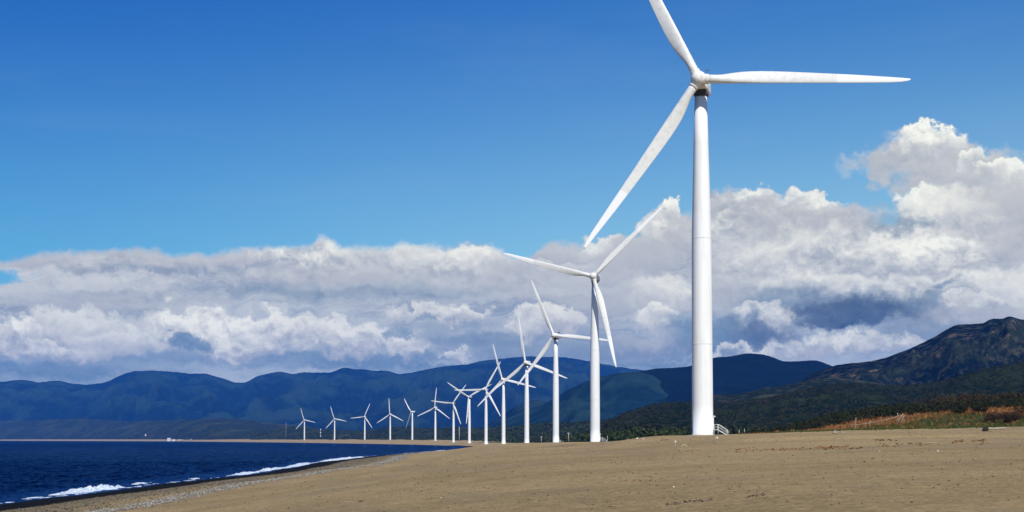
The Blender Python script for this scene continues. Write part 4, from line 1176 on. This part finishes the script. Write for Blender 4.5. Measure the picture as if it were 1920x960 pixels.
def build_turbine(loc, phase, yaw, two=False):
    root = empty('wind_turbine', loc)
    tw = bm_obj('tower', tower_mesh(), M_PAINT, root, True)
    me = tw.data
    for zf, rf in ((18.0, 2.02), (39.0, 1.94)):
        bm = bmesh.new(); add_lathe(bm, [(rf - 0.02, zf - 0.06), (rf + 0.015, zf - 0.06), (rf + 0.012, zf + 0.06), (rf - 0.03, zf + 0.06)], 56)
        bm_obj('flange_seam', bm, M_SEAM, tw, True)
    bm = bmesh.new(); add_lathe(bm, [(2.75, -1.2), (2.75, 0.04), (2.68, 0.10), (1.9, 0.11)], 40, cap=False); bm_obj('foundation', bm, M_CONC, root, True)
    # door, lamp hood and platform on the right-hand side
    rd = empty('door_side', (0, 0, 0))
    bpy.data.objects.remove(rd)
    bm = bmesh.new(); add_box(bm, (2.06, -0.1, 2.35), (0.16, 0.95, 2.3), bevel=0.05); dr = bm_obj('door', bm, M_PAINT, root)
    bm = bmesh.new(); add_box(bm, (2.17, -0.35, 2.3), (0.07, 0.06, 0.22), bevel=0.01); bm_obj('handle', bm, M_DARK, dr)
    bm = bmesh.new(); add_box(bm, (2.28, -0.1, 3.78), (0.42, 0.7, 0.16), (0, R(18), 0), bevel=0.03); add_box(bm, (2.17, -0.1, 3.62), (0.14, 0.4, 0.3), bevel=0.02)
    bm_obj('lamp_hood', bm, M_STEEL, root)
    st = bmesh.new()
    add_box(st, (2.62, -0.1, 1.12), (1.0, 1.5, 0.10), bevel=0.02)
    plat = bm_obj('platform', st, M_STEEL, root)
    for k in range(5):
        b2 = bmesh.new(); add_box(b2, (3.25 + 0.36 * k, -0.1, 0.92 - 0.21 * k), (0.34, 1.3, 0.06), bevel=0.01); bm_obj('step', b2, M_STEEL, plat)
    for sy in (-0.82, 0.62):
        b2 = bmesh.new()
        add_tube(b2, [(3.0, sy, 1.05), (3.7, sy, 0.72), (4.95, sy, -0.05)], 0.065, 6)
        for x_ in (2.2, 3.0): add_tube(b2, [(x_, sy, -0.1), (x_, sy, 2.15)], 0.035, 6)
        add_tube(b2, [(4.75, sy, -0.1), (4.75, sy, 1.1)], 0.035, 6)
        add_tube(b2, [(2.2, sy, 2.15), (3.0, sy, 2.15), (3.35, sy, 2.05), (4.75, sy, 1.10), (5.0, sy, 0.75), (5.0, sy, 0.0)], 0.04, 8)
        add_tube(b2, [(2.2, sy, 1.65), (3.0, sy, 1.65), (3.3, sy, 1.55), (4.75, sy, 0.60)], 0.03, 6)
        bm_obj('handrail', b2, M_STEEL, root, True)
    Rz = Matrix.Rotation(yaw, 4, 'Z')
    # yaw collar
    bm = bmesh.new(); add_lathe(bm, [(1.215, 67.3), (1.27, 67.4), (1.27, 67.7), (1.15, 67.71)], 40); bm_obj('yaw_ring', bm, M_DARK, root, True)
    # nacelle
    bm = bmesh.new()
    secs = [(-2.3, 1.05, 68.9, 71.2), (-1.9, 1.35, 68.55, 71.55), (-0.4, 1.55, 68.38, 71.75), (3.5, 1.58, 68.38, 71.8), (6.0, 1.50, 68.75, 71.8), (7.4, 1.30, 69.3, 71.6), (7.8, 1.0, 69.7, 71.3)]
    rings = []
    for (y_, hw, zb, zt) in secs:
        ring = []
        for k in range(20):
            a = 2 * math.pi * k / 20
            cx_ = math.copysign(abs(math.cos(a)) ** 0.45, math.cos(a)); cz_ = math.copysign(abs(math.sin(a)) ** 0.45, math.sin(a))
            ring.append(bm.verts.new((hw * cx_, y_, (zb + zt) / 2 + (zt - zb) / 2 * cz_)))
        rings.append(ring)
    for i in range(len(rings) - 1):
        for k in range(20):
            bm.faces.new((rings[i][k], rings[i + 1][k], rings[i + 1][(k + 1) % 20], rings[i][(k + 1) % 20]))
    bm.faces.new(rings[0]); bm.faces.new(rings[-1][::-1])
    bmesh.ops.recalc_face_normals(bm, faces=bm.faces)
    nac = bm_obj('nacelle', bm, M_PAINT, root, True)
    nac.rotation_euler = (0, 0, yaw)
    bm = bmesh.new(); add_box(bm, (0.1, 5.6, 72.3), (1.5, 0.5, 1.0), bevel=0.08); bm_obj('cooler', bm, M_DARK, nac)
    bm = bmesh.new(); add_tube(bm, [(0.9, 4.6, 71.7), (0.9, 4.6, 74.0)], 0.035, 6); add_tube(bm, [(0.6, 4.6, 73.8), (1.2, 4.6, 73.8)], 0.03, 6); add_box(bm, (0.6, 4.6, 73.95), (0.14, 0.14, 0.2)); add_box(bm, (1.2, 4.6, 73.95), (0.14, 0.14, 0.2)); bm_obj('wind_sensor', bm, M_DARK, nac)
    for sx in (-1, 1):
        bm = bmesh.new(); add_box(bm, (sx * 1.585, 3.0, 70.4), (0.06, 2.2, 0.9), bevel=0.02); bm_obj('side_vent', bm, M_SEAM, nac)
    bm = bmesh.new(); add_box(bm, (0, 0.9, 68.34), (2.5, 5.6, 0.34), bevel=0.12); add_lathe(bm, [(1.33, 67.72), (1.45, 67.8), (1.45, 68.2)], 32)
    bm_obj('underside_shade_pan', bm, M_DARK, nac)  # added dark pan and ring, standing in for the shade under the nacelle
    # hub
    hub_c = Vector((0, -4.0, 70.0))
    Mh = Matrix.Translation(Rz @ hub_c) @ Rz @ Matrix.Rotation(-TILT, 4, 'X')
    bm = bmesh.new()
    prof = [(0.02, 1.75), (0.5, 1.68), (0.95, 1.45), (1.30, 1.05), (1.52, 0.5), (1.58, 0.0), (1.50, -0.6), (1.35, -1.1), (1.25, -1.45)]
    Mx = Matrix.Rotation(R(90), 4, 'X')         # +Z of the profile looks along -Y
    add_lathe(bm, prof[::-1], 36, M=Mx)
    bmesh.ops.recalc_face_normals(bm, faces=bm.faces)
    hub = bm_obj('hub', bm, M_PAINT, root, True)
    hub.matrix_local = Mh
    bm = bmesh.new(); add_lathe(bm, [(1.0, 1.3), (1.0, 2.3)], 30, M=Mx.inverted()); bmesh.ops.recalc_face_normals(bm, faces=bm.faces)
    bm_obj('shaft', bm, M_DARK, hub, True)
    for k in range(2 if two else 3):
        if two: ang = R([131, 250.5][k]); ang0 = ang
        else: ang0 = R(phase + 120 * k)
        Mr = Mh @ Matrix.Rotation(-ang0, 4, 'Y')
        if two: Mr = Mr @ Matrix.Rotation(R(78), 4, 'X')
        bl = link('blade', BLADE, root)
        bl.matrix_local = Mr
        cb = link('blade_collar', COLLAR, bl)
    return root
BLADE = blade_mesh()
_bm = bmesh.new()
add_lathe(_bm, [(0.80, 0.7), (0.98, 1.15), (1.0, 1.25), (1.0, 1.85), (0.97, 1.93), (0.86, 1.95)], 30, M=Matrix.Rotation(R(90), 4, 'Y'))
bmesh.ops.recalc_face_normals(_bm, faces=_bm.faces)
COLLAR = bpy.data.meshes.new('blade_collar'); _bm.to_mesh(COLLAR); _bm.free(); COLLAR.materials.append(M_PAINT)
for p_ in COLLAR.polygons: p_.use_smooth = True
TL = ['nearest and largest white wind turbine, its upper blade cut by the top of the picture',
      'second nearest white wind turbine, one blade pointing up right beside the largest tower',
      'third nearest turbine, one blade pointing level right behind the second tower',
      'fourth nearest turbine, one blade upright and one dropping right past the third tower',
      'fifth nearest turbine, its lower left blade crossing the sixth turbine',
      'sixth nearest turbine, one blade level left and one reaching up right',
      'seventh nearest turbine, blades forming a letter Y with the third hanging beside the tower',
      'eighth nearest turbine, one blade level left crossing the upright blade of its neighbour',
      'ninth nearest turbine, one blade nearly upright, standing at the tip of the water',
      'distant turbine with only two thin feathered blades, both turned left',
      'distant turbine with one blade straight up, between the feathered one and the leftmost three',
      'third turbine from the left, one blade level left and one up right',
      'second turbine from the left, one blade up left and one level right',
      'leftmost and smallest turbine of the whole row on the far shore']
first = None
def copy_obj(o, parent):
    c = o.copy(); C.objects.link(c); c.parent = parent
    return c
def copy_turbine(src, loc, phase, yaw, two=False):
    root = src.copy(); C.objects.link(root); root.location = loc
    Rz = Matrix.Rotation(yaw, 4, 'Z')
    Mh = Matrix.Translation(Rz @ Vector((0, -4.0, 70.0))) @ Rz @ Matrix.Rotation(-TILT, 4, 'X')
    k = 0
    for ch in list(src.children):
        nm = ch.name.split('.')[0]
        if nm == 'blade' and two and k >= 2: continue
        c = copy_obj(ch, root)
        if nm == 'nacelle': c.rotation_euler = (0, 0, yaw)
        elif nm == 'hub': c.matrix_local = Mh
        elif nm == 'blade':
            ang0 = R([131, 250.5][k]) if two else R(phase + 120 * k)
            Mr = Mh @ Matrix.Rotation(-ang0, 4, 'Y')
            if two: Mr = Mr @ Matrix.Rotation(R(78), 4, 'X')
            c.matrix_local = Mr; k += 1
        for g in list(ch.children): copy_obj(g, c)
    return root
for i, (p, td) in enumerate(zip(TPOS, TD)):
    two = (i == 9)
    o = build_turbine(p, td[4], R(td[5])) if i == 0 else copy_turbine(first, p, td[4], R(td[5]), two)
    if i == 0: first = o
    tag(o, TL[i], 'wind turbine', 'white wind turbines in a row along the beach')

# ------------------------------------------------------------------ poles, masts and small buildings
M_WALL = simple('whitewashed_wall', (0.74, 0.72, 0.68), 0.8, 0.08, 1.0)
M_ROOF = simple('pale_sheet_roof', (0.48, 0.47, 0.46), 0.6, 0.15, 1.0)
M_GLASS = simple('dark_window_glass', (0.03, 0.035, 0.04), 0.2, 0.1, 1.0)
M_POLE = simple('grey_concrete_pole', (0.40, 0.38, 0.34), 0.8, 0.15, 2.0)
def pole(px, pyb, pyt, Y, label, bands=False, arms=True, r=0.16):
    a, b = at(px, pyb, Y), at(px, pyt, Y)
    z0 = min(a.z, float(ground_z(a.x, Y)))
    root = empty('utility_pole', (a.x, Y, z0)); h = b.z - z0
    tag(root, label, 'pole', 'thin poles and masts behind the beach')
    bm = bmesh.new(); add_tube(bm, [(0, 0, -0.5), (0, 0, h)], [r * 1.3, r], 8); bm_obj('shaft', bm, M_POLE, root, True)
    if arms:
        bm = bmesh.new(); add_box(bm, (0, 0, h - 0.5), (2.0, 0.14, 0.14)); cr = bm_obj('crossarm', bm, M_POLE, root)
        for s in (-0.8, 0, 0.8):
            bm = bmesh.new(); add_tube(bm, [(s, 0, h - 0.42), (s, 0, h - 0.15)], 0.06, 6); bm_obj('insulator', bm, M_WALL, cr)
    if bands:
        for k in range(3):
            bm = bmesh.new(); add_tube(bm, [(0, 0, h * (0.25 + 0.3 * k)), (0, 0, h * (0.38 + 0.3 * k))], r * 2.4, 10); bm_obj('white_band', bm, M_WALL, root, True)
pole(1066, 828, 811, 820, 'grey pole between the second and third nearest towers')
pole(1015, 828, 818, 1050, 'short pole between the third and fourth nearest towers')
pole(1139, 826, 817, 640, 'short leaning stake just right of the second tower', arms=False, r=0.12)
pole(536, 827, 792, 5200, 'tall thin mast left of the smallest turbine', arms=False, r=0.35)
pole(601, 824, 804, 5100, 'white banded mast between the two leftmost turbines', bands=True, arms=False, r=0.7)
pole(861, 829, 800, 2600, 'faint mast between the seventh and eighth nearest turbines', arms=False, r=0.5)
for px in (1386, 1396, 1423):
    pole(px, 814, {1386: 806, 1396: 804, 1423: 808}[px], 420, {1386: 'leftmost of three bare stakes on the crest right of the nearest tower', 1396: 'middle and tallest of three bare stakes on the crest', 1423: 'rightmost of three bare stakes on the crest'}[px], arms=False, r=0.09)
def house(px, py, Y, wd, dp, h, label, rz=0.0):
    p = at(px, py, Y)
    root = empty('house', p, rz)
    tag(root, label, 'building', 'small pale buildings on the far shore')
    bm = bmesh.new(); add_box(bm, (0, 0, h / 2 - 2), (wd, dp, h + 4)); wl_ = bm_obj('wall', bm, M_WALL, root)
    bm = bmesh.new()
    v = [bm.verts.new(q) for q in [(-wd * .55, -dp * .56, h), (wd * .55, -dp * .56, h), (wd * .55, dp * .56, h), (-wd * .55, dp * .56, h), (-wd * .5, 0, h * 1.4), (wd * .5, 0, h * 1.4)]]
    for f in ((0, 1, 5, 4), (2, 3, 4, 5), (1, 2, 5), (3, 0, 4), (3, 2, 1, 0)): bm.faces.new([v[i] for i in f])
    bm_obj('roof', bm, M_ROOF, root)
    for k in (-0.3, 0.3):
        bm = bmesh.new(); add_box(bm, (k * wd, -dp / 2 - 0.05, h * 0.55), (wd * 0.14, 0.16, h * 0.3)); bm_obj('window', bm, M_GLASS, root)
house(317, 825.6, 7600, 18, 12, 9, 'largest white house standing on the far shoreline')
house(326, 826.5, 7600, 16, 12, 6, 'low white shed touching the right of the largest shoreline house')
house(338, 826.5, 7620, 26, 10, 5, 'long low pale shed further right along the far shoreline')
house(359, 826, 7650, 10, 9, 6, 'tiny pale hut farthest right on the far shoreline')
house(273, 816, 8000, 6, 6, 4, 'lone white house among the far trees left of the shoreline houses')
house(1078, 779, 6900, 9, 7, 4, 'bright white house on the pale green hill', 0.3)
house(1062, 769, 7000, 7, 6, 3, 'faint house above the bright white one on the pale green hill', 0.2)
house(1090, 783, 6850, 13, 7, 3, 'low pinkish house right of the bright white one on the hill', 0.1)

# ------------------------------------------------------------------ air
HZ = 'haze'
bm = bmesh.new()
x0, x1, y0_, y1_, z0_, z1_ = -12500, 12500, -500, 19600, -16.0, 1120.0
add_box(bm, ((x0 + x1) / 2, (y0_ + y1_) / 2, (z0_ + z1_) / 2), (x1 - x0, y1_ - y0_, z1_ - z0_))
mh = bpy.data.materials.new('pale_blue_air'); mh.use_nodes = True; mh.node_tree.nodes.clear()
TH = NT(mh.node_tree)
pv = TH.n('ShaderNodeVolumePrincipled')
pv.inputs['Color'].default_value = (0.045, 0.27, 1.0, 1)
pv.inputs['Density'].default_value = 3.0e-5
pv.inputs['Anisotropy'].default_value = -0.1
oh = TH.n('ShaderNodeOutputMaterial')
mh.node_tree.links.new(pv.outputs[0], oh.inputs['Volume'])
hz = bm_obj('haze', bm, mh)
tag(hz, 'thin blue air between the beach and the far mountains', 'haze', kind='stuff')
